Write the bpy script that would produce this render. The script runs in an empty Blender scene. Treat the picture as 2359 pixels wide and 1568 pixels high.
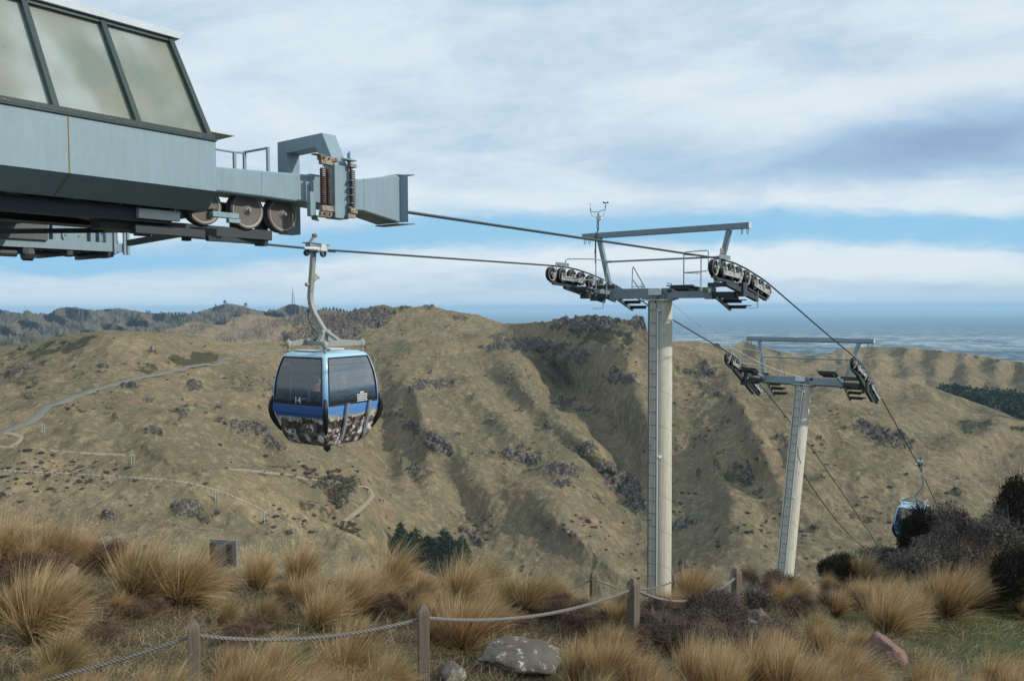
HAZE=5.2e-5; SUNP=3.0; EXPO=0.08
import bpy, math, random
import numpy as np
from mathutils import Vector, Matrix, noise as mnoise
random.seed(7); rng=np.random.default_rng(11)
S=bpy.context.scene; COL=S.collection
PI=math.pi; rad=math.radians
# ------------------------------------------------------------- camera
PW,PH=2359.0,1568.0; FX=28/36*PW; CX=PW/2; CY=PH/2
pit=math.atan((784-708)/FX); rol=.0041
Fv=np.array([0,math.cos(pit),-math.sin(pit)]); R0=np.array([1,0,0.]); U0=np.array([0,math.sin(pit),math.cos(pit)])
Rv=math.cos(rol)*R0-math.sin(rol)*U0; Uv=math.cos(rol)*U0+math.sin(rol)*R0
TH=rad(52); uv=np.array([math.cos(TH),math.sin(TH),0]); wv=np.array([math.sin(TH),-math.cos(TH),0])
def ray(x,y): return Fv+(x-CX)/FX*Rv-(y-CY)/FX*Uv
def at(x,y,d): return ray(x,y)*d
def pw(x,y,w):
    d=ray(x,y); q=d*(w/(d@wv)); return q@uv,q[2]
def pu(x,y,u):
    d=ray(x,y); q=d*(u/(d@uv)); return q@wv,q[2]
def LW(x,y,w):           # sight line meets the plane at distance -w beside the cable line -> line frame (along, away, up)
    u,z=pw(x,y,w); return (u,-w,z)
cam=bpy.data.cameras.new('camera'); cam.sensor_width=36; cam.lens=28; cam.clip_start=.1; cam.clip_end=200000
co=bpy.data.objects.new('camera',cam); COL.objects.link(co)
co.matrix_world=Matrix(((Rv[0],Uv[0],-Fv[0],0),(Rv[1],Uv[1],-Fv[1],0),(Rv[2],Uv[2],-Fv[2],0),(0,0,0,1)))
S.camera=co
# ------------------------------------------------------------- naming
def tag(o,label=None,cat=None,group=None,kind=None):
    if label: o['label']=label
    if cat: o['category']=cat
    if group: o['group']=group
    if kind: o['kind']=kind
    return o
def empty(name,loc=(0,0,0),rz=0,parent=None):
    o=bpy.data.objects.new(name,None); o.empty_display_size=.2; o.location=loc; o.rotation_euler=(0,0,rz); COL.objects.link(o)
    if parent: o.parent=parent
    return o
def copy_tree(o,parent=None):
    c=o.copy(); COL.objects.link(c)
    if parent is not None: c.parent=parent
    for ch in [x for x in KIDS.get(o.name,[])]: 
        k=copy_tree(ch,c)
    return c
KIDS={}
# ------------------------------------------------------------- mesh builder
class MB:
    def __init__(s,M=None): s.v=[]; s.f=[]; s.M=M or Matrix.Identity(4)
    def add(s,vs,fs):
        b=len(s.v); s.v+=[tuple(s.M@Vector(v)) for v in vs]; s.f+=[tuple(i+b for i in f) for f in fs]; return s
    def box(s,c,sz,R=None):
        hx,hy,hz=sz[0]/2,sz[1]/2,sz[2]/2; vs=[]
        for dx,dy,dz in ((-1,-1,-1),(1,-1,-1),(1,1,-1),(-1,1,-1),(-1,-1,1),(1,-1,1),(1,1,1),(-1,1,1)):
            p=Vector((dx*hx,dy*hy,dz*hz))
            if R is not None: p=R@p
            vs.append((c[0]+p[0],c[1]+p[1],c[2]+p[2]))
        return s.add(vs,[(0,3,2,1),(4,5,6,7),(0,1,5,4),(1,2,6,5),(2,3,7,6),(3,0,4,7)])
    def span(s,a,b):   # box between two corners
        return s.box([(a[i]+b[i])/2 for i in range(3)],[abs(a[i]-b[i]) for i in range(3)])
    def beam(s,a,b,w,h,up=(0,0,1)):   # bar with rectangular section from a to b
        a=Vector(a); b=Vector(b); d=(b-a); L=d.length; d.normalize(); up=Vector(up)
        if abs(d.dot(up))>.98: up=Vector((0,1,0))
        side=d.cross(up).normalized(); u2=side.cross(d)
        R=Matrix((d,side,u2)).transposed()
        return s.box((a+b)/2,(L,w,h),R)
    def prism(s,poly,y0,y1):    # polygon in (x,z), extruded along y
        n=len(poly); vs=[(x,y0,z) for x,z in poly]+[(x,y1,z) for x,z in poly]
        ar=sum(poly[i][0]*poly[(i+1)%n][1]-poly[(i+1)%n][0]*poly[i][1] for i in range(n))
        fs=[tuple(range(n)),tuple(range(2*n-1,n-1,-1))]+[(i,i+n,(i+1)%n+n,(i+1)%n) for i in range(n)]
        if ar<0: fs=[tuple(reversed(f)) for f in fs]
        return s.add(vs,fs)
    def tube(s,pts,r,n=8,caps=True):
        P=[Vector(p) for p in pts]; m=len(P); rs=r if hasattr(r,'__len__') else [r]*m
        T=[]
        for i in range(m):
            t=(P[min(i+1,m-1)]-P[max(i-1,0)]); T.append(t.normalized() if t.length>1e-9 else Vector((0,0,1)))
        up=Vector((0,0,1)) if abs(T[0].z)<.9 else Vector((1,0,0))
        nrm=(up-T[0]*up.dot(T[0])).normalized(); vs=[]
        for i in range(m):
            nrm=(nrm-T[i]*nrm.dot(T[i])).normalized(); bi=T[i].cross(nrm)
            for k in range(n):
                a=2*PI*k/n; vs.append(P[i]+(nrm*math.cos(a)+bi*math.sin(a))*rs[i])
        fs=[(i*n+k,i*n+(k+1)%n,(i+1)*n+(k+1)%n,(i+1)*n+k) for i in range(m-1) for k in range(n)]
        if caps: fs+=[tuple(range(n-1,-1,-1)),tuple(range((m-1)*n,m*n))]
        return s.add(vs,fs)
    def lathe(s,prof,c,axis='y',n=24):  # prof [(r,h)]
        vs=[];m=len(prof)
        for r,h in prof:
            for k in range(n):
                a=2*PI*k/n; x,z=r*math.cos(a),r*math.sin(a)
                p={'y':(x,h,z),'z':(x,z,h),'x':(h,x,z)}[axis]
                vs.append((c[0]+p[0],c[1]+p[1],c[2]+p[2]))
        fs=[(i*n+k,(i+1)*n+k,(i+1)*n+(k+1)%n,i*n+(k+1)%n) for i in range(m-1) for k in range(n)]
        fs+=[tuple(range(n)),tuple(range(m*n-1,(m-1)*n-1,-1))]
        if axis=='z': fs=[tuple(reversed(f)) for f in fs]
        return s.add(vs,fs)
    def build(s,name,mat,parent=None,bevel=0,smooth=True,ang=.6,loc=None,seg=2):
        me=bpy.data.meshes.new(name); me.from_pydata(s.v,[],s.f); 
        if mat: me.materials.append(mat)
        if smooth:
            me.polygons.foreach_set('use_smooth',[True]*len(me.polygons)); me.set_sharp_from_angle(angle=ang)
        me.update(); o=bpy.data.objects.new(name,me); COL.objects.link(o)
        if loc: o.location=loc
        if parent: o.parent=parent; KIDS.setdefault(parent.name,[]).append(o)
        if bevel:
            m=o.modifiers.new('bevel','BEVEL'); m.width=bevel; m.segments=seg; m.limit_method='ANGLE'; m.angle_limit=.6; m.harden_normals=False
        return o
def np_mesh(name,V,Fq,mat,parent=None,smooth=True,attrs=None,loc=None):
    me=bpy.data.meshes.new(name); V=np.asarray(V,np.float32); Fq=np.asarray(Fq,np.int32); k=Fq.shape[1]
    me.vertices.add(len(V)); me.vertices.foreach_set('co',V.ravel())
    me.loops.add(Fq.size); me.loops.foreach_set('vertex_index',Fq.ravel())
    me.polygons.add(len(Fq)); me.polygons.foreach_set('loop_start',np.arange(len(Fq),dtype=np.int32)*k)
    me.polygons.foreach_set('use_smooth',np.full(len(Fq),smooth))
    me.update(calc_edges=True)
    for an,arr in (attrs or {}).items():
        if arr.ndim==1:
            at_=me.attributes.new(an,'FLOAT','POINT'); at_.data.foreach_set('value',arr.astype(np.float32))
        else:
            at_=me.attributes.new(an,'FLOAT_COLOR','POINT'); c=np.ones((len(V),4),np.float32); c[:,:arr.shape[1]]=arr; at_.data.foreach_set('color',c.ravel())
    if mat: me.materials.append(mat)
    o=bpy.data.objects.new(name,me); COL.objects.link(o)
    if loc is not None: o.location=loc
    if parent: o.parent=parent; KIDS.setdefault(parent.name,[]).append(o)
    return o
def resample(pts,step):
    P=np.array(pts,float); seg=np.linalg.norm(np.diff(P,axis=0),axis=1); s=np.r_[0,np.cumsum(seg)]; n=max(2,int(s[-1]/step)+1)
    t=np.linspace(0,s[-1],n); return np.stack([np.interp(t,s,P[:,i]) for i in range(P.shape[1])],1),t
def strands(path,R,k,pitch,step,mat,name,parent=None,nseg=5):
    P,t=resample(path,step); T=np.gradient(P,axis=0); T/=np.linalg.norm(T,axis=1)[:,None]
    N=np.cross(T,[0,0,1.]); N/=np.linalg.norm(N,axis=1)[:,None]; B=np.cross(T,N)
    rs=R*(.5 if k==3 else .36); off=R-rs; V=[];Fq=[];b=0;n=len(P)
    for j in range(k):
        a=2*PI*(t/pitch+j/k); C=P+off*(np.cos(a)[:,None]*N+np.sin(a)[:,None]*B)
        ring=[]
        for q in range(nseg):
            c=2*PI*q/nseg; ring.append(C+rs*(math.cos(c)*N+math.sin(c)*B))
        V.append(np.stack(ring,1).reshape(-1,3))
        i=np.arange(n-1)[:,None]*nseg; q=np.arange(nseg)[None,:]; q2=(q+1)%nseg
        Fq.append(np.stack([i+q,i+q2,i+nseg+q2,i+nseg+q],-1).reshape(-1,4)+b); b+=n*nseg
    if k>3:
        ring=[P+off*.9*(math.cos(2*PI*q/nseg)*N+math.sin(2*PI*q/nseg)*B) for q in range(nseg)]
        V.append(np.stack(ring,1).reshape(-1,3)); i=np.arange(n-1)[:,None]*nseg; q=np.arange(nseg)[None,:]; q2=(q+1)%nseg
        Fq.append(np.stack([i+q,i+q2,i+nseg+q2,i+nseg+q],-1).reshape(-1,4)+b)
    return np_mesh(name,np.concatenate(V),np.concatenate(Fq),mat,parent)
# ------------------------------------------------------------- numpy noise
_perm=np.random.default_rng(3).permutation(256); _perm=np.r_[_perm,_perm]
_g=np.random.default_rng(5).normal(size=(256,3)); _g/=np.linalg.norm(_g,axis=1)[:,None]
def pnoise(p):
    i=np.floor(p).astype(int); f=p-i; i&=255; u=f*f*f*(f*(f*6-15)+10); r=0
    for dx in (0,1):
        for dy in (0,1):
            for dz in (0,1):
                h=_perm[_perm[_perm[(i[...,0]+dx)&255]+((i[...,1]+dy)&255)]+((i[...,2]+dz)&255)]&255
                g=_g[h]; d=(f-np.array([dx,dy,dz])); v=(g*d).sum(-1)
                w=(u[...,0] if dx else 1-u[...,0])*(u[...,1] if dy else 1-u[...,1])*(u[...,2] if dz else 1-u[...,2]); r=r+w*v
    return r*1.6
def fbm(p,sc,octs=4,gain=.5,ridge=False):
    r=0;a=1
    for k in range(octs):
        n=pnoise(p*sc*(2.03**k)+17.3*k)
        if ridge: n=(1-np.abs(n)*2)
        r=r+a*n; a*=gain
    return r
def tps(ctrl):
    C=np.array(ctrl,float); X=C[:,:-1]; d=C[:,-1]; sc=X.std(0).max(); Xn=X/sc
    def K(a,b):
        r2=((a[:,None,:]-b[None,:,:])**2).sum(-1); return .5*r2*np.log(r2+1e-12)
    n=len(X); A=np.zeros((n+3,n+3)); A[:n,:n]=K(Xn,Xn)+np.eye(n)*1e-4; A[:n,n]=1; A[:n,n+1:]=Xn; A[n,:n]=1; A[n+1:,:n]=Xn.T
    w=np.linalg.solve(A,np.r_[d,0,0,0])
    def ev(Q):
        Q=np.asarray(Q,float)/sc; sh=Q.shape[:-1]; Q=Q.reshape(-1,2); out=np.empty(len(Q))
        for s in range(0,len(Q),20000):
            q=Q[s:s+20000]; out[s:s+20000]=K(q,Xn)@w[:n]+w[n]+q@w[n+1:]
        return out.reshape(sh)
    return ev
# ------------------------------------------------------------- node helpers
class NT:
    def __init__(s,tree): s.t=tree; s.n=tree.nodes; s.l=tree.links
    def new(s,typ,**kw):
        nd=s.n.new(typ)
        for k,v in kw.items(): setattr(nd,k,v)
        return nd
    def set(s,sock,v):
        if isinstance(v,bpy.types.NodeSocket): s.l.new(v,sock)
        elif v is not None:
            if hasattr(sock.default_value,'__len__') and not hasattr(v,'__len__'): v=(v,)*len(sock.default_value)
            if hasattr(sock.default_value,'__len__') and len(sock.default_value)==4 and len(v)==3: v=tuple(v)+(1,)
            sock.default_value=v
    def math(s,op,a,b=0,c=None,clamp=False):
        m=s.new('ShaderNodeMath',operation=op,use_clamp=clamp); s.set(m.inputs[0],a); s.set(m.inputs[1],b)
        if c is not None: s.set(m.inputs[2],c)
        return m.outputs[0]
    def vmath(s,op,a,b=None,scale=None):
        m=s.new('ShaderNodeVectorMath',operation=op); s.set(m.inputs[0],a)
        if b is not None: s.set(m.inputs[1],b)
        if scale is not None: s.set(m.inputs['Scale'],scale)
        return m.outputs[0]
    def noise(s,vec,scale,detail=4,rough=.55,dist=0):
        m=s.new('ShaderNodeTexNoise'); s.set(m.inputs['Vector'],vec); m.inputs['Scale'].default_value=scale; m.inputs['Detail'].default_value=detail; m.inputs['Roughness'].default_value=rough; m.inputs['Distortion'].default_value=dist
        return m.outputs[0]
    def vor(s,vec,scale,feature='F1',out=0,rnd=1):
        m=s.new('ShaderNodeTexVoronoi',feature=feature); s.set(m.inputs['Vector'],vec); m.inputs['Scale'].default_value=scale; m.inputs['Randomness'].default_value=rnd
        return m.outputs[out]
    def ramp(s,fac,a,b,lo=0,hi=1):
        m=s.new('ShaderNodeMapRange'); m.interpolation_type='SMOOTHSTEP'; s.set(m.inputs[0],fac); m.inputs[1].default_value=a; m.inputs[2].default_value=b; m.inputs[3].default_value=lo; m.inputs[4].default_value=hi
        return m.outputs[0]
    def mix(s,fac,a,b,mode='MIX'):
        m=s.new('ShaderNodeMix',data_type='RGBA',blend_type=mode); s.set(m.inputs[0],fac); s.set(m.inputs[6],a); s.set(m.inputs[7],b); return m.outputs[2]
    def sep(s,v):
        m=s.new('ShaderNodeSeparateXYZ'); s.set(m.inputs[0],v); return m.outputs
    def comb(s,x,y,z):
        m=s.new('ShaderNodeCombineXYZ'); s.set(m.inputs[0],x); s.set(m.inputs[1],y); s.set(m.inputs[2],z); return m.outputs[0]
    def attr(s,name):
        m=s.new('ShaderNodeAttribute',attribute_name=name); return m
def newmat(name):
    m=bpy.data.materials.new(name); m.use_nodes=True; nt=NT(m.node_tree); nt.n.clear()
    out=nt.new('ShaderNodeOutputMaterial'); b=nt.new('ShaderNodeBsdfPrincipled'); nt.l.new(b.outputs[0],out.inputs[0])
    nt.out=out; nt.b=b; nt.co=nt.new('ShaderNodeTexCoord').outputs['Object']
    b.inputs['Specular IOR Level'].default_value=.3
    return m,nt
def bump(nt,h,dist,strength=1):
    m=nt.new('ShaderNodeBump'); m.inputs['Distance'].default_value=dist; m.inputs['Strength'].default_value=strength; nt.set(m.inputs['Height'],h); nt.l.new(m.outputs[0],nt.b.inputs['Normal'])
def paint(name,col,rough=.45,metal=0,var=.12,rust=0,dirt=.25,rustcol=(.22,.075,.03),sc=3,streak=True):
    m,nt=newmat(name); o=nt.co
    n1=nt.noise(o,sc,5,.6); st=nt.noise(nt.vmath('MULTIPLY',o,(6,6,.7)),sc,4,.6) if streak else nt.noise(o,sc*4,4,.6)
    k=nt.math('ADD',nt.math('MULTIPLY',n1,var*2),nt.math('MULTIPLY',st,dirt)); k=nt.math('SUBTRACT',1+var+dirt*.5,k)
    c=nt.vmath('SCALE',col,scale=k)
    if rust:
        rn=nt.noise(o,sc*5,6,.7); f=nt.ramp(rn,.62-rust*.3,.68-rust*.3); c=nt.mix(f,c,nt.mix(nt.noise(o,sc*14,3),rustcol,(.27,.15,.08)))
    nt.set(nt.b.inputs['Base Color'],c); nt.b.inputs['Metallic'].default_value=metal
    nt.set(nt.b.inputs['Roughness'],nt.math('ADD',rough-.08,nt.math('MULTIPLY',n1,.16)))
    bump(nt,nt.noise(o,sc*12,4),.002,.5)
    return m
M={}
M['steel']=paint('painted_steel',(.225,.315,.365),.42,dirt=.3)
M['steel_dark']=paint('dark_painted_steel',(.035,.05,.06),.5)
M['frame_green']=paint('green_frame',(.035,.06,.06),.4)
M['galv']=paint('galvanised',(.2,.26,.29),.45,.2,rust=.12)
M['rail']=paint('rail_tube',(.33,.37,.37),.45,.3,rust=.15)
M['wheel_rim']=paint('wheel_rim',(.42,.41,.37),.5,.1,rust=.2)
M['wheel_disc']=paint('wheel_disc',(.24,.235,.215),.5,.2,rust=.05)
M['rim_dull']=paint('rim_dull',(.30,.29,.26),.55,.1,streak=False)
M['rubber']=paint('rubber',(.025,.025,.027),.7,streak=False)
M['dark']=paint('dark_steel',(.045,.055,.06),.5)
M['black_plastic']=paint('black_plastic',(.012,.014,.016),.4,streak=False,dirt=.05)
M['rocker']=paint('rocker_alloy',(.4,.42,.42),.5,.2,rust=.18)
M['rust']=paint('rusty_steel',(.27,.27,.24),.7,.1,rust=.42,rustcol=(.17,.07,.04))
M['spring']=paint('spring_steel',(.10,.075,.065),.6,.3,rust=.3,rustcol=(.12,.05,.03))
M['box']=paint('enclosure',(.55,.58,.58),.5,dirt=.15)
M['rope']=paint('wire_rope',(.1,.12,.13),.45,.5,streak=False)
M['hanger']=paint('hanger_galv',(.31,.325,.30),.5,.2,rust=.12)
M['roofstrip']=paint('roof_trim',(.5,.56,.6),.5)
M['alu']=paint('aluminium',(.45,.47,.48),.35,.6)
M['ladder']=paint('ladder_steel',(.11,.14,.17),.5,.2); M['slab']=paint('slab_grey',(.12,.12,.125),.7)
# ============================================================= cable line frame (x along the line, y away from the viewer, z up)
def LFw(x,y,z): return Vector((x*uv[0]-y*wv[0],x*uv[1]-y*wv[1],z))
def lf_empty(name,base): return empty(name,LFw(*base),TH)
def TM(base): return Matrix.Translation(-Vector(base))
YR,YL=8.45,13.5
# rope profiles (along, height)
pr=[(-3.0,1.46),(5.2,1.43)]+[pw(x,y,-YR) for x,y in [(946,490),(1634,592),(1665,598),(1692,606),(1719,619),(1743,634),(1761,646),(1776,658)]]
pr+=[pw(x,y,-YR) for x,y in [(1901,766),(1962,817),(1976,831),(1990,846),(2000,862),(2012,882),(2021,900),(2060,970),(2113,1066)]]
pr+=[(56.,-15.2),(75,-28)]
PR=np.array(pr)
def zR(u): return float(np.interp(u,PR[:,0],PR[:,1]))
def zL(u): return zR(u) if u>20 else float(np.interp(u,[-3,7.6,10.7,19.1,20],[1.36,1.30,1.23,1.22,zR(20)]))
us=np.arange(-3,74,.25)
pR=[LFw(u,YR,zR(u)) for u in us]; pL=[LFw(u,YL,zL(u)) for u in us]
r1=strands(pR,.026,6,.26,.028,M['rope'],'haul_rope'); tag(r1,'twisted steel haul rope leaving the flared end of the station beam','cable','haul ropes')
r2=strands(pL,.026,6,.26,.028,M['rope'],'haul_rope'); tag(r2,'twisted steel haul rope that the blue cabin number 14 hangs from','cable','haul ropes')
# ------------------------------------------------------------- glass of the station: aged translucent sheet
m,nt=newmat('aged_glazing'); o=nt.co
g=nt.noise(o,1.6,5,.6); st=nt.noise(nt.vmath('MULTIPLY',o,(5,5,1)),1.5,4)
c=nt.mix(nt.ramp(g,.35,.7),(.27,.33,.29),(.5,.53,.42)); c=nt.mix(nt.ramp(nt.noise(nt.vmath('MULTIPLY',o,(1.6,1,1)),.9,2),.42,.66,0,.75),c,(.62,.70,.70)); c=nt.mix(nt.ramp(nt.noise(o,9,5,.7),.66,.74),c,(.3,.26,.15)); c=nt.mix(nt.ramp(nt.vor(o,7),.03,.0),c,(.7,.7,.6))  # broad pale blue patches put window reflection into the colour, besides brown stains
nt.set(nt.b.inputs['Base Color'],c); nt.set(nt.b.inputs['Roughness'],nt.ramp(st,.3,.7,.16,.3)); nt.b.inputs['Specular IOR Level'].default_value=.6
tr=nt.new('ShaderNodeBsdfTranslucent'); nt.set(tr.inputs[0],nt.mix(.5,c,(.55,.62,.5))); ms=nt.new('ShaderNodeMixShader'); nt.set(ms.inputs[0],nt.ramp(g,.3,.75,.35,.6)); nt.l.new(nt.b.outputs[0],ms.inputs[1]); nt.l.new(tr.outputs[0],ms.inputs[2]); nt.l.new(ms.outputs[0],nt.out.inputs[0])
M['glaze']=m
M['lichen']=paint('lichen',(.2,.19,.13),.95,sc=20,streak=False,rust=.4,rustcol=(.35,.34,.28))
M['ruststreak']=paint('rust_streak',(.27,.19,.1),.8,sc=6)
# ------------------------------------------------------------- STATION
SB=(3.0,10.5,.8); st=lf_empty('lift_station',SB); TS=TM(SB)
tag(st,'grey-green upper lift station with slanted cloudy windows, cable wheels and a long flared beam','lift station')
def P(*a): return MB(TS@(a[0] if a else Matrix.Identity(4)))
X0=-1.6; yb,yc,yr=7.72,8.12,8.17; xe=4.79; yB,yC,yT=14.6,14.2,14.15
zs,zc,zb=1.79,1.245,1.075
# skin of the body: profile in y,z swept along x, mitred end
def sweep(mb,prof,xs0,xe_):  # prof: list of (y,z,xend)
    n=len(prof); vs=[(xs0,y,z) for y,z,_ in prof]+[(x,y,z) for y,z,x in prof]
    mb.add(vs,[(i,i+1,i+1+n,i+n) for i in range(n-1)])
b=P(); prof=[(yb,zs,xe),(yb,zc,xe),(yc,zb,xe+.13),(yc+.05,zb,xe+.13),(yc+.05,zb+.03,xe+.13),(yb+.05,zc+.03,xe),(yb+.05,zs,xe),(yb,zs,xe)]
sweep(b,prof,X0,0); b.add([(xe,yb,zs),(xe,yb,zc),(xe+.13,yc,zb),(xe+.1,yc+.6,zb),(xe,yc+.6,zs)],[(0,1,2,3,4)])
b.add([(xe-.02,yb+.03,zs),(xe-.02,yB,zs),(xe-.02,yB,zc),(xe-.02,yb+.03,zc)],[(0,1,2,3)])
bo=b.build('cladding',M['steel'],st,smooth=False)
b=P(); b.box((3.305,yb-.004,(zs+zc)/2),(.008,.006,zs-zc)); b.beam((3.305,yb-.004,zc),(3.33,yc-.004,zb),.012,.006,(0,1,0)); b.build('rust_streak',M['ruststreak'],bo)
b=P(); prof=[(yB,zs,xe),(yB,zc,xe),(yC,zb,xe+.1)]; sweep(b,[(y+.05,z,x) for y,z,x in prof][::-1],X0,0); sweep(b,prof,X0,0); b.build('far_cladding',M['steel'],st,smooth=False)
# windows
zt=2.87
def ytop(z): return yb+.03+(z-zs)*(yr-yb)/(zt-zs)
bx=[X0,-.72+.0,.13+.1,.98,1.74+.0,2.46,3.215,3.97,4.735]; 
bx=[4.735-.76*k for k in range(8,-1,-1)]
tx=[4.55-.715*k for k in range(8,-1,-1)]
for k in range(8):
    b=P(); y0=yb+.06; b.add([(bx[k],y0,zs+.02),(bx[k+1],y0,zs+.02),(tx[k+1],yr+.03,zt),(tx[k],yr+.03,zt)],[(0,1,2,3)]); b.build('window_pane',M['glaze'],st)
fb=P()
for k in range(9): fb.beam((bx[k],yb+.02,zs+.01),(tx[k],yr-.005,zt),.055,.05,(0,-1,.4))
fb.beam((X0,yb+.02,zs+.02),(xe-.02,yb+.02,zs+.02),.08,.05); fb.beam((tx[0],yr,zt-.01),(tx[-1]+.02,yr,zt-.01),.05,.045)
fb.beam((X0,yb-.005,zs-.012),(xe+.01,yb-.005,zs-.012),.03,.02); fb.beam((xe-.03,yb+.02,zs+.02),(tx[-1]+.1,yB-.05,zs+.02),.06,.05)
fb.beam((tx[-1]+.03,yr,zt-.02),(tx[-1]+.03,yT,zt-.02),.05,.05)
for q in (.33,.66): fb.beam((xe-.03,yb+(yB-yb)*q,zs+.02),(tx[-1]+.02,yb+(yB-yb)*q,zt),.05,.05)
fb.build('window_frame',M['frame_green'],st,bevel=.004)
b=P(); b.add([(xe-.04,yb+.05,zs+.03),(xe-.04,yB-.05,zs+.03),(tx[-1]+.02,yT,zt),(tx[-1]+.02,yr+.02,zt)],[(0,1,2,3)]); b.build('end_pane',M['glaze'],st)
b=P(); b.add([(X0,yB-.05,zs+.03),(xe-.04,yB-.05,zs+.03),(tx[-1]+.02,yT,zt),(X0,yT,zt)],[(0,1,2,3)]); b.build('far_pane',M['glaze'],st)
b=P(); b.add([(X0,yr-.06,zt+.01),(tx[-1]+.09,yr-.06,zt+.01),(tx[-1]+.09,yT+.1,zt+.01),(X0,yT+.1,zt+.01),(X0,yr-.06,zt+.085),(tx[-1]+.12,yr-.06,zt+.085),(tx[-1]+.12,yT+.1,zt+.085),(X0,yT+.1,zt+.085)],[(0,3,2,1),(4,5,6,7),(0,1,5,4),(1,2,6,5),(2,3,7,6),(3,0,4,7)]); b.build('roof',M['roofstrip'],st,bevel=.004)
b=P()
random.seed(4)
for k in range(26):
    x=random.choice([random.uniform(1.9,4.6),random.gauss(3.9,.3),random.gauss(3.2,.25)]); r=random.uniform(.006,.02); n=MB(TS); b.lathe([(r*.5,-r*.3),(r,0),(r*.7,r*.4),(r*.2,r*.6)],(x,yb-.012,zs+.01+random.uniform(-.02,.03)),'z',7)
b.build('lichen',M['lichen'],st)['kind']='stuff'
# far-side gutter plate, seen beyond the window corner
b=P(); xg,yg,zg=LW(540,314,-13.9); b.prism([(3.5,1.8),(xg-1.1,1.8),(xg-1.1,1.83),(3.5,1.83)],13.2,14.6); b.build('far_sill',M['roofstrip'],st)
b=P(); a=LW(497,308,-10.0); c=LW(541,314,-9.8); b.span((xe-.1,9.75,c[2]-.01),(c[0]-.03,10.25,c[2]+.012)); b.beam((c[0]-.14,10.0,c[2]-.01),(c[0]+.02,9.9,c[2]+.035),.12,.012); b.build('side_plate',M['box'],st)
# beam
yn,yf=8.2,8.62
def zt_(x): return 1.60+(x-5.1)*.0585 if x<7.28 else 1.735+(x-7.28)*.2
def zb_(x): return 1.325+(x-5.1)*.0 if x<7.2 else 1.30-(x-7.28)*.17
b=P(); xs=[3.2,5.1,6.3,7.28]; 
def ringbeam(mb,rows,cap0=True,cap1=True):
    vs=[];c=.016
    for x,zt2,zb2,y0,y1 in rows:
        vs+=[(x,y0+c,zb2),(x,y0,zb2+c),(x,y0,zt2-c),(x,y0+c,zt2),(x,y1-c,zt2),(x,y1,zt2-c),(x,y1,zb2+c),(x,y1-c,zb2)]
    fs=[(i*8+k,(i+1)*8+k,(i+1)*8+(k+1)%8,i*8+(k+1)%8) for i in range(len(rows)-1) for k in range(8)]
    if cap0: fs.append(tuple(range(8)))
    if cap1: fs.append(tuple(range(len(rows)*8-1,(len(rows)-1)*8-1,-1)))
    mb.add(vs,fs)
def beamrow(x,w=0): return (x,zt_(x),zb_(x),yn-w,yf+w)
ringbeam(b,[beamrow(x) for x in (3.2,5.68)]); ringbeam(b,[beamrow(x) for x in (5.684,7.276)])
bm=b.build('main_beam',M['steel'],st,ang=.3)
xw=LW(921,460,-(yn-.03))[0]; xl_=LW(940,460,-(yn-.16))[0]; xt=LW(956,523,-(yn-.2))[0]
b=P(); ringbeam(b,[(7.28,1.735,1.30,yn,yf),(xw,1.865,1.195,yn-.03,yf+.03)],True,True); fl=b.build('flared_end',M['steel'],st,ang=.3)
b=P()
b.add([(xw+.005,yn-.03,1.85),(xw+.005,yn-.03,1.2),(xl_,yn-.16,1.2),(xl_,yn-.16,1.85)],[(0,1,2,3)]); b.add([(xw+.01,yn-.02,1.85),(xw+.01,yn-.02,1.2),(xl_,yn-.15,1.2),(xl_,yn-.15,1.85)],[(3,2,1,0)])
for z,t in ((1.868,.014),(1.185,.014)):
    b.add([(xw-.03,yn-.03,z),(xw-.03,yf+.03,z),(xt,yf+.0,z),(xt,yn-.2,z+(.0)),(xw-.03,yn-.03,z-t),(xw-.03,yf+.03,z-t),(xt,yf,z-t),(xt,yn-.2,z-t)],[(0,3,2,1),(4,5,6,7),(0,4,7,3),(3,7,6,2),(2,6,5,1)])
b.build('flared_lip',M['steel'],fl,smooth=False)
# collar at the hoop and hoop frame (portal across the beam)
b=P(); b.span((6.38,yn-.02,1.335),(6.62,yf+.02,zt_(6.5)+.004)); b.build('beam_collar',M['steel'],st,bevel=.006)
hx0,hx1=6.60,6.82; hw=.19
b=P()
yN,yF=7.98,8.99+.15; zH=2.235
def portal(mb,prof,x0,x1):
    n=len(prof)//2; outer=prof[:n]; inner=prof[n:][::-1]
    for i in range(n-1):
        q=[outer[i],outer[i+1],inner[i+1],inner[i]]
        vs=[(x0,y,z) for y,z in q]+[(x1,y,z) for y,z in q]
        f=[(0,1,2,3),(7,6,5,4),(0,4,5,1),(3,2,6,7)]
        if i==0: f.append((0,3,7,4))
        if i==n-2: f.append((1,5,6,2))
        mb.add(vs,f)
outer=[(yN,1.14),(yN,1.80),(8.22,zH),(yF+.02,zH),(yF+.02,1.0)]
inner=[(yN+hw,1.14),(yN+hw,1.76),(8.36,zH-.17),(yF-hw+.02,zH-.17),(yF-hw+.02,1.0)]
portal(b,outer+inner[::-1],hx0,hx1); b.build('portal_frame',M['steel'],st,bevel=.006,smooth=False)
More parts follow.
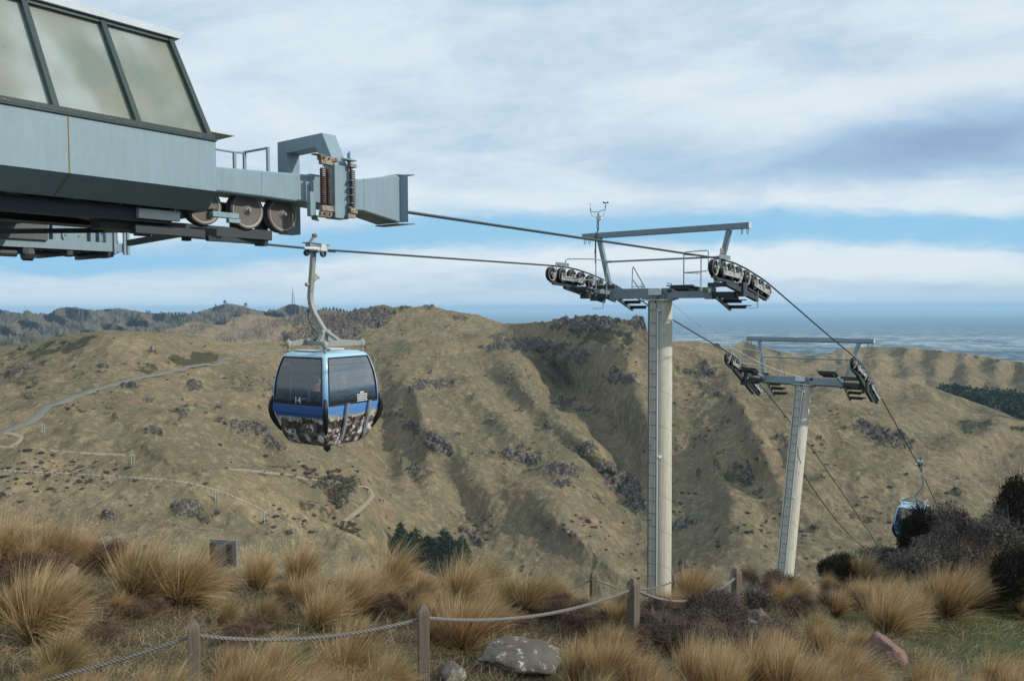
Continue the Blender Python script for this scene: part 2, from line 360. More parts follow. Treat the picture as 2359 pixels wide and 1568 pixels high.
# spring units
def coil(mb,x,y,z0,z1,R,r,turn):
    n=int((z1-z0)/turn*10); mb.tube([(x+R*math.cos(i*2*PI/10),y+R*math.sin(i*2*PI/10),z0+(z1-z0)*i/n) for i in range(n+1)],r,5)
def spring(mb_x,y,z0,z1):
    b=P(); coil(b,mb_x,y,z0,z1,.032,.009,.023); b.tube([(mb_x,y,z1),(mb_x,y,z1+.02),(mb_x+.01,y,z1+.035),(mb_x,y,z1+.045)],.005,6); b.tube([(mb_x,y,z0),(mb_x,y,z0-.03)],.006,6); return b.build('spring',M['spring'],st)
sy=7.93
s1=LW(742.5,440,-sy)[0]; s2=LW(756.5,440,-sy)[0]; zA=LW(750,388,-sy)[2]; zBt=LW(750,471,-sy)[2]
s1+= .012
for sx in (s1,s2+.01): spring(sx,sy,zBt,zA)
s3=LW(812,440,-sy)[0]; zA3=LW(812,393,-sy)[2]; zB3=LW(812,477,-sy)[2]; sp3=spring(s3,sy,zB3,zA3)
bL=P(); xl,xr=s1-.04,s2+.06
bL.span((xl,sy-.03,zA+.045),(xr,sy+.03,zA+.10)); bL.span((xl-.0,sy-.02,zA+.10),(hx0-.002,sy+.06,zA+.15)); bL.span((xl-.09,sy-.03,zA+.148),(xl+.05,sy+.06,zA+.16))
for x in (s1,s2): bL.lathe([(.014,-.05),(.014,-.02)],(x,sy,zA+.125),'y',8)
bL.build('spring_bracket',M['rust'],st,bevel=.003)
bL=P(); bL.span((xl,sy-.035,zBt-.085),(xr+.01,sy+.03,zBt-.015)); bL.span((xl-.01,sy-.02,zBt-.14),(xr-.02,sy+.03,zBt-.09)); bL.span((xl-.1,sy-.03,zBt-.158),(xr-.05,sy+.06,zBt-.145))
for x in (s1,s2): bL.lathe([(.014,-.05),(.014,-.02)],(x,sy,zBt-.115),'y',8)
bL.build('spring_foot',M['rust'],st,bevel=.003)
bL=P(); bL.span((xl-.1,sy+.07,zBt-.15),(xl-.02,sy+.14,zt_(6.5)-.25)); bL.add([(xl-.1,sy+.05,zBt-.2),(xl-.1,sy+.13,zBt+.1),(xl+.08,sy+.13,zBt-.2)],[(0,1,2)]); bL.build('side_plate',M['steel'],st,bevel=.003)
bR=P(); x3=s3
bR.span((hx1+.002,sy+.02,zB3-.03),(x3-.04,sy+.05,zA3+.22)); bR.span((x3-.14,sy-.05,zA3+.115),(x3+.04,sy+.06,zA3+.13)); bR.tube([(x3-.04,sy,zA3+.05),(x3-.04,sy,zA3+.235)],.013,8); bR.lathe([(.025,.0),(.025,.025)],(x3-.04,sy,zA3+.132),'z',6)
for q in (.08,.3,.5,.7): bR.span((hx1+.002,sy-.05,zB3+q*(zA3-zB3)),(x3-.06,sy+.03,zB3+q*(zA3-zB3)+.01))
bR.build('spring_guide',M['steel'],st,bevel=.002)
bR=P(); bR.span((x3-.05,sy-.03,zA3+.035),(x3+.05,sy+.03,zA3+.085)); bR.span((x3-.06,sy-.035,zB3-.085),(x3+.055,sy+.03,zB3-.015)); bR.span((x3-.085,sy-.02,zB3-.14),(x3+.035,sy+.03,zB3-.09)); bR.span((hx1,sy-.01,zB3-.13),(x3-.06,sy+.03,zB3-.0))
bR.span((x3-.02,sy+.032,zB3-.1),(x3+.02,sy+.045,zA3+.08)); bR.build('spring_foot',M['rust'],st,bevel=.003)
# wheels under the rope
def wheel(c,r,w,parent,name='sheave_wheel',Tm=None,lite=False):
    b=MB(Tm or TS); n=28
    y0=-w/2; b.lathe([(r*.90,y0+.012),(r*.97,y0),(r,y0+.012),(r,y0+w*.3),(r*.955,y0+w*.4),(r*.955,y0+w*.6),(r,y0+w*.7),(r,w/2-.012),(r*.97,w/2),(r*.9,w/2-.012)],c,'y',n)
    tyre=b.build(name,M['rubber'] if lite else M['tyre_grey'],parent,ang=.5)
    b=MB(Tm or TS); b.lathe([(r*.80,y0+.045),(r*.82,y0+.004),(r*.905,y0-.004),(r*.92,y0+.02),(r*.92,w/2-.02),(r*.905,w/2+.004),(r*.82,w/2-.004),(r*.80,w/2-.045)],c,'y',n); k1=b.build('rim',M['wheel_rim'] if lite else M['rim_dull'],tyre,ang=.5)
    b=MB(Tm or TS); b.lathe([(.012,y0-.03),(.03,y0-.028),(.045,y0-.012),(.06,y0+.0),(r*.32,y0+.015),(r*.45,y0+.022),(r*.62,y0+.032),(r*.80,y0+.046),(r*.8,w/2-.046),(r*.4,w/2-.02),(.05,w/2),(.03,w/2+.02)],c,'y',n); b.lathe([(.022,y0-.055),(.022,y0-.02)],c,'y',6); b.build('hub_disc',M['wheel_disc'],tyre,ang=.7)
    return tyre
M['tyre_grey']=paint('worn_tyre',(.14,.13,.12),.65,streak=False)
wheels=[(px,LW(px,py,-(YR-.06))) for px,py in ((470,478),(570,483),(652,490))]
for px,c in wheels: wheel((c[0],YR,zR(c[0])-.254),.225,.13,st)
for k in range(5): wheel((wheels[0][1][0]-.56*(k+1),YR,1.18),.225,.13,st)
# far side wheels on platform
cw=LW(158,552,-YL)
for k,xx in enumerate((0,.55,-.55)): wheel((cw[0]+xx,YL,zL(5)-.25),.225,.13,st)
# dark carrying beams under the body
b=P()
def lw(x,y,w): return LW(x,y,-w)
a=lw(20,452,8.35); c=lw(440,500,8.35)
b.span((X0,8.33,.93),(4.62,8.37,1.07)); b.span((X0,8.28,.92),(4.62,8.42,.935)); b.span((X0,8.28,1.062),(4.62,8.42,1.074))
b.span((X0,9.2,.93),(4.7,9.26,1.08)); b.span((X0,9.12,.925),(4.7,9.34,.938))
b.span((X0,10.5,1.05),(5.2,10.56,1.13)); b.span((X0,10.4,1.045),(5.2,10.66,1.057))
for k in range(9): b.span((X0+.3+k*.8,8.3,1.08),(X0+.36+k*.8,10.9,1.14))
b.beam((2.2,8.4,.95),(3.5,10.5,1.03),.05,.03); b.beam((3.6,8.4,.95),(5.0,10.2,1.03),.05,.03); b.beam((.6,8.4,.95),(1.9,10.4,1.03),.05,.03)
b.build('under_frame',M['dark'],st,bevel=.003)
b=P(); b.add([(X0,8.2,1.15),(4.6,8.2,1.15),(4.6,11.0,1.15),(X0,11.0,1.15)],[(0,1,2,3)]); b.build('floor_plate',M['dark'],st)
b=P(); b.span((4.22,8.26,.955),(4.68,8.327,1.06)); b.build('beam_end_box',M['box'],st,bevel=.003)
# carriage under wheels
b=P()
b.span((4.3,YR+.1,1.12),(6.1,YR+.16,1.26)); b.span((3.9,YR-.02,.84),(5.98,YR+.22,.96)); b.span((4.2,YR-.15,.80),(5.0,YR-.03,.89)); b.beam((5.05,YR-.1,.80),(6.0,YR+.15,.83),.05,.06)
b.span((4.85,YR+.02,.77),(4.93,YR+.1,.96)); b.span((5.55,YR+.16,.8),(5.7,YR+.24,1.2)); b.span((5.9,YR+.12,.78),(6.02,YR+.24,1.2)); b.span((4.35,YR+.1,.8),(4.5,YR+.2,1.15))
b.build('wheel_carrier',M['dark'],st,bevel=.005)
b=P(); a=lw(485,491,8.15); c=lw(545,497,8.15); b.span((a[0],8.1,a[2]-.04),(c[0],8.18,a[2]+.02)); b.span((c[0]-.13,8.1,a[2]-.09),(c[0]+.02,8.16,a[2]-.045)); b.build('bumper_rail',M['steel'],st,bevel=.003)
b=P(); yq=9.05
b.tube([(x,yq,z) for x,z in [LW(497,344,-yq)[::2],LW(540,351,-yq)[::2],LW(562,352,-yq)[::2]]],.014,6); yq2=8.9
p1=LW(562,351,-yq); p2=LW(617,341,-8.75); b.tube([(p1[0],yq,p1[2]),(p2[0],8.75,p2[2])],.016,6)
for px,py,yy in ((540,351,yq),(563,352,yq),(617,341,8.75)):
    q=LW(px,py,-yy); b.span((q[0]-.017,yy-.017,1.15),(q[0]+.017,yy+.017,q[2]+.01))
q0=LW(497,443,-yq); b.beam((q0[0],yq,q0[2]),(q0[0]+.7,yq,q0[2]-.0),.03,.045); b.build('hand_rail',M['steel'],st)
# far platform, on the other rope
b=P(); z1=LW(150,568,-13.0)[2]
z0=.92; ex=LW(293,578,-13.0)[0]
b.span((X0,12.98,z0),(ex,13.02,z0+.14)); b.build('platform_edge',M['steel'],st,bevel=.003)
b=P()
for k in range(7): b.span((ex-.35-k*.62,12.9,z0-.09),(ex-.27-k*.62,14.1,z0-.02))
for k in range(60): b.span((ex-.1-k*.07,13.0,z0+.0),(ex-.085-k*.07,14.0,z0+.02))
for k in range(10): b.span((X0,13.1+k*.1,z0-.012),(ex-.1,13.115+k*.1,z0+.008))
b.span((X0,13.98,z0-.03),(ex,14.02,z0+.1)); b.build('grating',M['dark'],st)
b=P()
for px in (262,284,292): 
    q=LW(px,560,-13.0); b.span((q[0]-.02,12.94,z0-.04),(q[0]+.02,12.98,z0+.62))
b.span((ex-1.4,13.3,z0+.0),(ex-.5,13.34,z0+.4)); b.build('platform_post',M['steel'],st,bevel=.002)
b=P(); q=LW(110,540,-13.2); q2=LW(250,560,-13.2); b.span((q[0],13.2,z0+.06),(q2[0]+.15,13.26,z0+.40)); 
b.lathe([(.15,-.03),(.15,0)],(LW(165,547,-13.2)[0],13.2,z0+.24),'y',24); b.lathe([(.13,-.03),(.13,0)],(LW(250,553,-13.2)[0],13.2,z0+.22),'y',24)
for px in (118,205,225): 
    q=LW(px,550,-13.18); b.span((q[0],13.12,z0+.06),(q[0]+.03,13.2,z0+.40))
for a_ in range(6): b.lathe([(.014,-.05),(.014,-.02)],(LW(165,547,-13.2)[0]+.1*math.cos(a_*PI/3),13.2,z0+.24+.1*math.sin(a_*PI/3)),'y',6)
b.build('bearing_plate',M['steel'],st,bevel=.003)
b=P()
for k in range(5):
    q=LW(-60+k*34,540,-12.95); b.span((q[0],12.93,z0+.12),(q[0]+.20,12.97,z0+.75))
b.build('weight_slab',M['slab'],st,bevel=.003)
b=P(); q=LW(0,533,-11.5); b.beam(LW(-120,534,-11.9),LW(440,529,-9.7),.05,.06); b.beam(LW(295,560,-12.6),LW(480,527,-10.4),.06,.09); b.build('cross_brace',M['dark'],st)
b=P(); b.lathe([(.05,-.0),(.05,.5)],(LW(20,585,-13)[0]-.4,13.0,LW(20,583,-13)[2]),'x',8); b.lathe([(.1,0),(.1,.13)],(LW(52,583,-13)[0],13.0,LW(20,583,-13)[2]),'x',8); b.build('buffer',M['dark'],st)

# ------------------------------------------------------------- TOWERS
m,nt=newmat('painted_column'); o=nt.co; sx=nt.sep(o)
ang=nt.math('DIVIDE',nt.math('ARCTAN2',sx[1],sx[0]),2*PI); fr=nt.math('FRACT',nt.math('ADD',nt.math('DIVIDE',sx[2],1.02),ang))
seam=nt.math('LESS_THAN',fr,.016); below=nt.ramp(fr,.016,.2,1,0)
n=nt.noise(o,2,5,.6); st_=nt.noise(nt.vmath('MULTIPLY',o,(9,9,.5)),1.5,5,.65)
c=nt.mix(nt.ramp(st_,.42,.7),(.55,.54,.47),(.47,.43,.33)); c=nt.mix(nt.math('MULTIPLY',nt.ramp(nt.noise(nt.vmath('MULTIPLY',o,(14,14,.8)),2,5,.7),.56,.7),.55),c,(.34,.23,.1)); c=nt.mix(nt.math('MULTIPLY',seam,.55),c,(.2,.15,.1))
c=nt.mix(nt.ramp(nt.noise(o,5,4),.45,.8,0,.4),c,(.33,.32,.27))
nt.set(nt.b.inputs['Base Color'],c); nt.b.inputs['Roughness'].default_value=.5; bump(nt,nt.math('ADD',seam,nt.math('MULTIPLY',n,.3)),.008,.6)
M['column']=m
def tower(base,lean,length,u_center,label,tie=True,box=True):
    t=lf_empty('lift_tower',base); tag(t,label,'lift tower','lift towers'); TMm=TM(base); LN=Matrix.Rotation(lean,4,'Y')
    def B(): return MB(LN)
    def W(): return MB(TMm)
    b=MB(); n=48; b.lathe([(.345,-length),(.345,-.03)],(0,0,0),'z',n); b.lathe([(.42,-.03),(.42,0)],(0,0,0),'z',n)
    c=b.build('column',M['column'],t,ang=.7); c.matrix_local=LN
    # ladder on the uphill side
    b=B(); lx=-.36; ly=.05
    for s in (-.11,.15):
        b.beam((-.43,s,-length+1.2),(-.43,s,-.05),.035,.03,(1,0,0))
    for k in range(int((length-1.3)/.37)): b.tube([(-.43,-.11,-.3-k*.37),(-.43,.15,-.3-k*.37)],.010,6)
    for z in np.arange(-length+1.25,-.3,2.2): 
        for s in (-.11,.15): b.beam((-.30,s,z),(-.44,s,z),.02,.03)
    b.build('ladder',M['ladder'],t)
    # safety rail strip towards viewer
    b=B(); b.span((-.46,-.15,-length+1.1),(-.43,-.12,-.25)); 
    for z in np.arange(-length+1.1,-.3,(length-1.4)/2.01): b.span((-.44,-.2,z),(-.28,-.10,z+.05))
    b.build('safety_rail',M['box'],t)
    # cross arm
    b=B(); b.span((-.15,-1.66,.035),(.15,1.84,.335)); b.span((-.19,-.5,.0),(.19,.5,.033)); b.span((-.17,-1.67,.0),(.17,-1.45,.036))
    b.build('cross_arm',M['galv'],t,bevel=.008)
    for s in (-1,1):
        b=B(); b.span((-.09,s*1.5,.338),(.09,s*2.28,.46) ); b.span((-.16,s*1.66,.05),(.16,s*2.3,.2)); b.span((-.2,s*2.0,-.02),(.2,s*2.3,.05))
        for x in (-.14,.14): b.lathe([(.02,-.03),(.02,.03)],(x,s*2.15,.07),'z',6)
        b.build('saddle_mount',M['dark'],t,bevel=.006)
    # lifting frame
    b=B(); b.span((-.085,-2.66,1.90),(.085,2.66,2.065)); 
    fr=b.build('lifting_beam',M['galv'],t,bevel=.006)
    b=B(); b.span((-.08,-2.68,1.905),(.08,-2.662,2.06)); b.span((-.08,2.662,1.905),(.08,2.68,2.06)); b.build('end_cap',M['box'],fr)
    for s in (-1,1):
        b=B(); b.beam((0,s*1.70,.34),(0,s*2.09,1.895),.13,.13,(1,0,0)); b.build('lifting_post',M['galv'],t,bevel=.005)
        for q in (2.45,2.61):
            b=B(); y=s*q; pts=[(-.05,y,1.95)]+[(.05*math.cos(a),y,1.80-.05*math.sin(-a)) for a in np.linspace(PI,2*PI,9)]+[(.05,y,1.95)]; 
            pts=[(x,yy,z) for x,yy,z in pts]; b.tube(pts,.010,6); b.build('rope_hook',M['galv'],t)
    b=B(); b.tube([(0,-1.86,1.17),(0,1.86,1.17)],.028,8); b.tube([(0,1.65,1.17),(0,1.88,1.17)],.036,8); b.build('tie_bar',M['galv'],t)
    b=B(); b.span((-.085,-1.975,1.25),(-.078,-1.86,1.40)); b.build('number_plate',M['box'],t)
    if box:
        b=B(); b.span((-.24,-.12,.13),(-.152,.28,.335)); b.build('junction_box',M['box'],t,bevel=.008)
        b=B(); b.tube([(-.2,-.15,.30),(-.25,-.22,.2),(-.2,-.28,.1),(-.18,-.2,.04)],.012,6); b.tube([(-.16,-.1,.15),(-.38,0,-.02),(-.36,-.03,-.1)],.018,6); b.span((-.2,-.42,.22),(-.155,-.3,.29)); b.tube([(-.1,-.4,.33),(-.1,-.4,.45),(-.1,-.25,.47)],.012,6); b.build('cable_conduit',M['rubber'],t)
    # sheave trains
    for s,yy,zf in ((-1,YR,zR),(1,YL,zL)):
        ue=u_center+np.linspace(-1.9,1.9,8) ; cen=[]
        for u in ue:
            sl=(zf(u+.12)-zf(u-.12))/.24; a=math.atan(sl); cen.append((u+math.sin(a)*.245,yy,zf(u)-math.cos(a)*.245))
        for c in cen: wheel(c,.212,.11,t,'sheave_wheel',TMm,lite=True)
        for g in ((0,1),(2,3),(4,5),(6,7)):
            pass
        near=-1
        for i in (0,1,2,3,4,5,6,7):
            c=cen[i]; b=W(); b.beam((c[0]-.02,c[1]-.10,c[2]),(c[0]+.03,c[1]-.10,c[2]-.09),.02,.13,(0,0,1)); b.lathe([(.05,-.14),(.05,-.09)],c,'y',8); b.build('axle_plate',M['rocker'],t,bevel=.003)
        for i0,i1 in ((0,3),(4,7)):
            A=np.array(cen[i0]);Bq=np.array(cen[i1]); d=(Bq-A)/np.linalg.norm(Bq-A); A2=A+d*.42; B2=Bq-d*.02; b=W()
            b.beam((A2[0],A2[1]-.09,A2[2]-.07),(B2[0],B2[1]-.09,B2[2]-.07),.03,.135,(0,0,1))
            for q in (.08,.35,.6,.9):
                p=A2+(B2-A2)*q; b.lathe([(.032,-.12),(.032,-.1)],(p[0],p[1],p[2]-.06),'y',8)
            b.build('rocker_beam',M['rocker'],t,bevel=.004)
            b=W(); A3=A+d*.1; B3=Bq-d*.1; b.beam((A3[0],A3[1]+.09,A3[2]-.16),(B3[0],B3[1]+.09,B3[2]-.16),.06,.16); b.beam((A3[0],A3[1],A3[2]-.27),(B3[0],B3[1],B3[2]-.27),.1,.06); b.build('inner_rocker',M['dark'],t,bevel=.004)
        A=np.array(cen[1]);Bq=np.array(cen[6]); b=W(); b.beam((A[0]+.2,A[1]+.02,A[2]-.33),(Bq[0]-.2,Bq[1]+.02,Bq[2]-.36),.12,.15); C=(A+Bq)/2; b.span((C[0]-.14,C[1]-.1,C[2]-.5),(C[0]+.14,C[1]+.12,C[2]-.12)); b.build('main_rocker',M['dark'],t,bevel=.008)
        c0=cen[0]; b=W(); b.beam((c0[0]+.05,yy-.13,zf(u_center-1.85)+.05),(c0[0]+.75,yy-.13,zf(u_center-1.2)+.055),.008,.11); b.beam((c0[0]+.1,yy-.125,c0[2]),(c0[0]+.1,yy-.125,c0[2]+.26),.01,.05,(1,0,0)); b.build('rope_catcher',M['galv'],t)
        c7=cen[7]; b=W(); b.tube([(c7[0]-1.6,yy-.1,c7[2]-.0+.42-.9),(c7[0]-1.0,yy-.1,c7[2]+.40-.88),(c7[0]-.95,yy-.1,c7[2]+.0)],.014,6); b.build('guard_hoop',M['rail'],t)
    # work platforms either side of the arm
    for s in (-1,1):
        y0=s*1.62
        b=B(); b.beam((-.16,y0,.22),(-1.5,y0,.30),.06,.12); b.beam((.16,y0,.1),(1.25,y0,-.28),.06,.12); b.build('stringer',M['galv'],t,bevel=.004)
        for x,z in ((-1.5,.34),(-1.32,.3),(-1.14,.28)): b=B(); b.span((x-.1,y0-.1,z),(x+.1,y0+.62,z+.03)); b.span((x-.06,y0-.05,z-.07),(x+.06,y0+.5,z+.002)); b.build('tread',M['dark'],t)
        for x,z in ((.45,.10),(.80,-.04),(1.15,-.2)): b=B(); b.span((x-.12,y0-.62,z-.0),(x+.12,y0+.1,z+.03)); b.span((x-.08,y0-.5,z-.07),(x+.06,y0+.05,z+.002)); b.build('tread',M['dark'],t)
    # hand rails
    b=B(); y0=1.62+.0
    def rail(pts,r=.017): b.tube(pts,r,6)
    k=.05
    rail([(-.35,y0,.1),(-.35,y0,1.16),(-1.0,y0,1.2),(-1.05,y0,1.2),(-1.62,y0+.55,1.2),(-1.66,y0+.6,1.16),(-1.66,y0+.6,.62),(-1.6,y0+.55,.57),(-1.0,y0,.6),(-.35,y0,.58)]); rail([(-.95,y0,.1),(-.95,y0,1.19)])
    b.build('hand_rail',M['rail'],t)
    b=B(); y0=-1.25
    rail([(-.55,y0+.25,.33),(-.55,y0+.25,1.28),(-.52,y0+.2,1.31),(-.35,y0-.35,1.34),(-.33,y0-.38,1.31),(-.33,y0-.38,.8),(-.36,y0-.33,.77),(-.55,y0+.25,.74)]); rail([(-.55,y0+.25,1.24),(.2,y0+.1,1.24),(.25,y0+.1,1.2),(.25,y0+.1,.34)]); rail([(-.55,y0+.25,.74),(.25,y0+.1,.74)])
    b.build('hand_rail',M['rail'],t)
    b=B(); y0=1.05
    rail([(.18,y0,.3),(.22,y0,.98),(.26,y0,1.0),(1.15,y0+.1,.42),(1.2,y0+.1,.40),(.98,y0+.2,.43),(.7,y0+.25,.42),(.66,y0+.25,.38),(.66,y0+.25,.25)]); rail([(.22,y0,.62),(1.0,y0,.1)]); rail([(.9,y0+.05,.58),(.9,y0+.05,.0)])
    b.build('hand_rail',M['rail'],t)
    return t,LN,TMm
B1=(21.05,10.93,.21); T1,_,_=tower(B1,0,9.9,21.05,'nearer lift tower on a thick cream column with the wind gauge on its frame')
B2=(34.04,10.98,-3.35); T2,_,_=tower(B2,rad(15),10.2,34.0,'farther lift tower on a leaning cream column lower down the slope')
# cable down the second tower
b=MB(Matrix.Rotation(rad(15),4,'Y')); b.tube([(-.36,-.12,-.2),(-.4,-.15,-.6),(-.38,-.13,-1.5),(-.38,-.12,-2.6),(-.36,-.2,-3.0),(-.30,-.33,-3.3)],.015,6); b.build('down_cable',M['rubber'],T2)
# wind gauge on tower 1
wb=(21.05,13.06,2.25); wg=lf_empty('wind_gauge',wb); tag(wg,'small wind gauge with spinning cups and white box on top of the near tower frame','wind gauge')
g=LW(1373,497,-13.06)
b=MB(); b.tube([(-.13,.02,-.9),(-.12,.02,.0),(0,0,.1),(0,0,.62)],.022,8); b.build('pole',M['dark'],wg)
b=MB(); b.span((-.03,-.11,.42),(.07,.05,.55)); b.build('sensor_box',M['box'],wg,bevel=.01)
b=MB(); b.tube([(0,0,.62),(0,.0,.66),(0,.28,.70),(0,.28,.80)],.012,6); b.tube([(0,0,.66),(0,-.26,.74),(0,-.26,.86)],.012,6); b.lathe([(.022,0),(.022,.07)],(0,.28,.72),'z',8); b.lathe([(.022,0),(.022,.07)],(0,-.26,.78),'z',8); b.tube([(0,.28,.8),(0,.28,.96)],.007,5); b.tube([(0,-.26,.86),(0,-.26,.93)],.007,5); b.build('sensor_arm',M['galv'],wg)
b=MB(); b.tube([(-.07,.28,.95),(.07,.28,.95)],.006,5); b.span((-.12,.278,.92),(-.05,.282,.98)); b.lathe([(.012,0),(.004,.05)],(.06,.28,.95),'x',6); b.build('wind_vane',M['box'],wg)
b=MB()
for k in range(3):
    a=k*2*PI/3+.6; cx,cy=.07*math.cos(a),-.26+.07*math.sin(a); b.tube([(0,-.26,.93),(cx,cy,.93)],.004,4); b.lathe([(.006,-.02),(.024,-.012),(.03,.012)],(cx,cy,.93),'x',10)
b.build('cup',M['dark'],wg)
b=MB(); b.tube([(0,.28,.7),(.02,.24,.58),(.02,.12,.5),(.02,.04,.48)],.006,5); b.tube([(0,-.26,.72),(.02,-.2,.6),(.02,-.1,.5)],.006,5); b.tube([(.0,.05,.42),(.05,.07,.3),(-.02,.05,.22),(.03,.03,.1),(-.06,.03,-.1),(-.12,.06,-.6)],.009,5); b.build('cable',M['rubber'],wg)
# signal cable between towers
p=[LFw(*LW(1572,688,-11.2))]; a=LFw(21.1,10.7,.2); e=LFw(33.7,10.95,-2.95)
pts=[a.lerp(e,q)-Vector((0,0,.9*4*q*(1-q)*.42)) for q in np.linspace(0,1,30)]
b=MB(); b.tube(pts,.011,5)
for q in (5,9,13,17,21,25): b.tube([pts[q],pts[q].lerp(pts[q+1],.15)],.028,6)
tag(b.build('signal_cable',M['box']),'thin pale signal cable clipped to a wire between the two towers','cable')
e2=LFw(52,11.6,-15.5); a2=LFw(33.2,11.0,-6.4); pts=[a2.lerp(e2,q)-Vector((0,0,.8*4*q*(1-q))) for q in np.linspace(0,1,24)]
b=MB(); b.tube(pts,.02,5); tag(b.build('signal_cable',M['rubber']),'dark sagging cable running downhill from the leaning tower column','cable')
# ============================================================= CABINS
def rock_nodes(nt,o):
    v=nt.vor(nt.vmath('ADD',o,nt.vmath('SCALE',nt.comb(nt.noise(o,9,3),nt.noise(o,8,3),0.0),scale=.12)),5)
    n=nt.noise(o,11,6,.7); n2=nt.noise(nt.vmath('ADD',o,(5,3,1)),5,6,.7)
    c=nt.mix(nt.ramp(n,.35,.62),(.03,.022,.02),(.18,.12,.105)); c=nt.mix(nt.ramp(nt.math('ADD',n2,nt.math('MULTIPLY',n,.5)),.72,.80),c,(.70,.72,.68)); c=nt.mix(nt.ramp(v,.35,.55,0,.8),c,(.03,.025,.025))
    return c
m,nt=newmat('cabin_livery'); o=nt.co; s=nt.sep(o)
z=s[2]; top=nt.mix(nt.ramp(z,.7,1.7),(.09,.24,.55),(.36,.57,.70)); 
hgt=nt.math('ADD',z,nt.math('MULTIPLY',nt.math('SUBTRACT',nt.noise(nt.comb(s[0],s[1],z),5,5,.65),.5),.55))
side=nt.math('LESS_THAN',nt.math('ABSOLUTE',s[0]),nt.math('ABSOLUTE',s[1]))   # the door sides carry more of the picture
tuft=nt.noise(nt.comb(nt.math('MULTIPLY',nt.math('ADD',s[0],s[1]),22),0.0,nt.math('MULTIPLY',z,3)),1.5,3)
grass=nt.mix(nt.ramp(tuft,.4,.62),(.28,.24,.13),(.62,.6,.5))
lim=nt.math('ADD',.56,nt.math('MULTIPLY',side,.02))
c=nt.mix(nt.ramp(nt.math('ADD',nt.math('ADD',hgt,nt.math('MULTIPLY',tuft,.22)),-.11),.60,.70,1,0),top,grass)
c=nt.mix(nt.math('LESS_THAN',hgt,lim),c,rock_nodes(nt,o))
bl=nt.math('MULTIPLY',nt.math('SUBTRACT',1.0,side),nt.math('MULTIPLY',nt.math('GREATER_THAN',z,.60),nt.math('LESS_THAN',z,.82))); c=nt.mix(bl,c,(.04,.11,.33))
nt.set(nt.b.inputs['Base Color'],c); nt.b.inputs['Roughness'].default_value=.28; nt.b.inputs['Coat Weight'].default_value=.4
M['livery']=m
def glassmat(name,tint,refl=.06):
    m,nt=newmat(name); nt.n.remove(nt.b); tr=nt.new('ShaderNodeBsdfTransparent'); tr.inputs[0].default_value=tint+(1,); gl=nt.new('ShaderNodeBsdfGlossy'); gl.inputs['Roughness'].default_value=.03; gl.inputs[0].default_value=(.9,.93,.95,1)
    fr=nt.new('ShaderNodeFresnel'); fr.inputs[0].default_value=1.5; ms=nt.new('ShaderNodeMixShader'); nt.set(ms.inputs[0],nt.math('ADD',nt.math('MULTIPLY',fr.outputs[0],1.3),refl)); nt.l.new(tr.outputs[0],ms.inputs[1]); nt.l.new(gl.outputs[0],ms.inputs[2]); nt.l.new(ms.outputs[0],nt.out.inputs[0]); return m
M['tint']=glassmat('tinted_glass',(.70,.74,.82),.07); M['tint2']=glassmat('mirrored_glass',(.45,.45,.45),.26)
M['decal']=paint('white_decal',(.8,.8,.8),.5,streak=False,dirt=0,var=0)
M['seat']=paint('seat_fabric',(.03,.035,.05),.8,streak=False); M['lining']=paint('lining',(.12,.13,.15),.7,streak=False)
M['skin']=paint('skin',(.55,.28,.2),.5,streak=False,var=.05,dirt=.03); M['hair']=paint('hair',(.06,.035,.02),.7,streak=False); M['cloth']=paint('dark_cloth',(.02,.024,.035),.9,streak=False); M['jeans']=paint('jeans',(.04,.06,.1),.9,streak=False)
PZ=[0,.02,.06,.14,.25,.4,.55,.70,.82,.86,1.0,1.15,1.3,1.45,1.58,1.70,1.80,1.84,1.88,1.915]
PSv=[.60,.69,.74,.80,.85,.895,.94,.975,1.0,1.0,.998,.99,.972,.942,.906,.864,.815,.785,.73,.60]
def prof(z): return .785*float(np.interp(z,PZ,PSv))
WF=.875
def facept(k,t,z,off=0):   # face k: 0:-y 1:+x 2:+y 3:-x ; t tangential
    a=prof(z)+off
    return [(t,-a,z),(a,t,z),(-t,a,z),(-a,-t,z)][k]
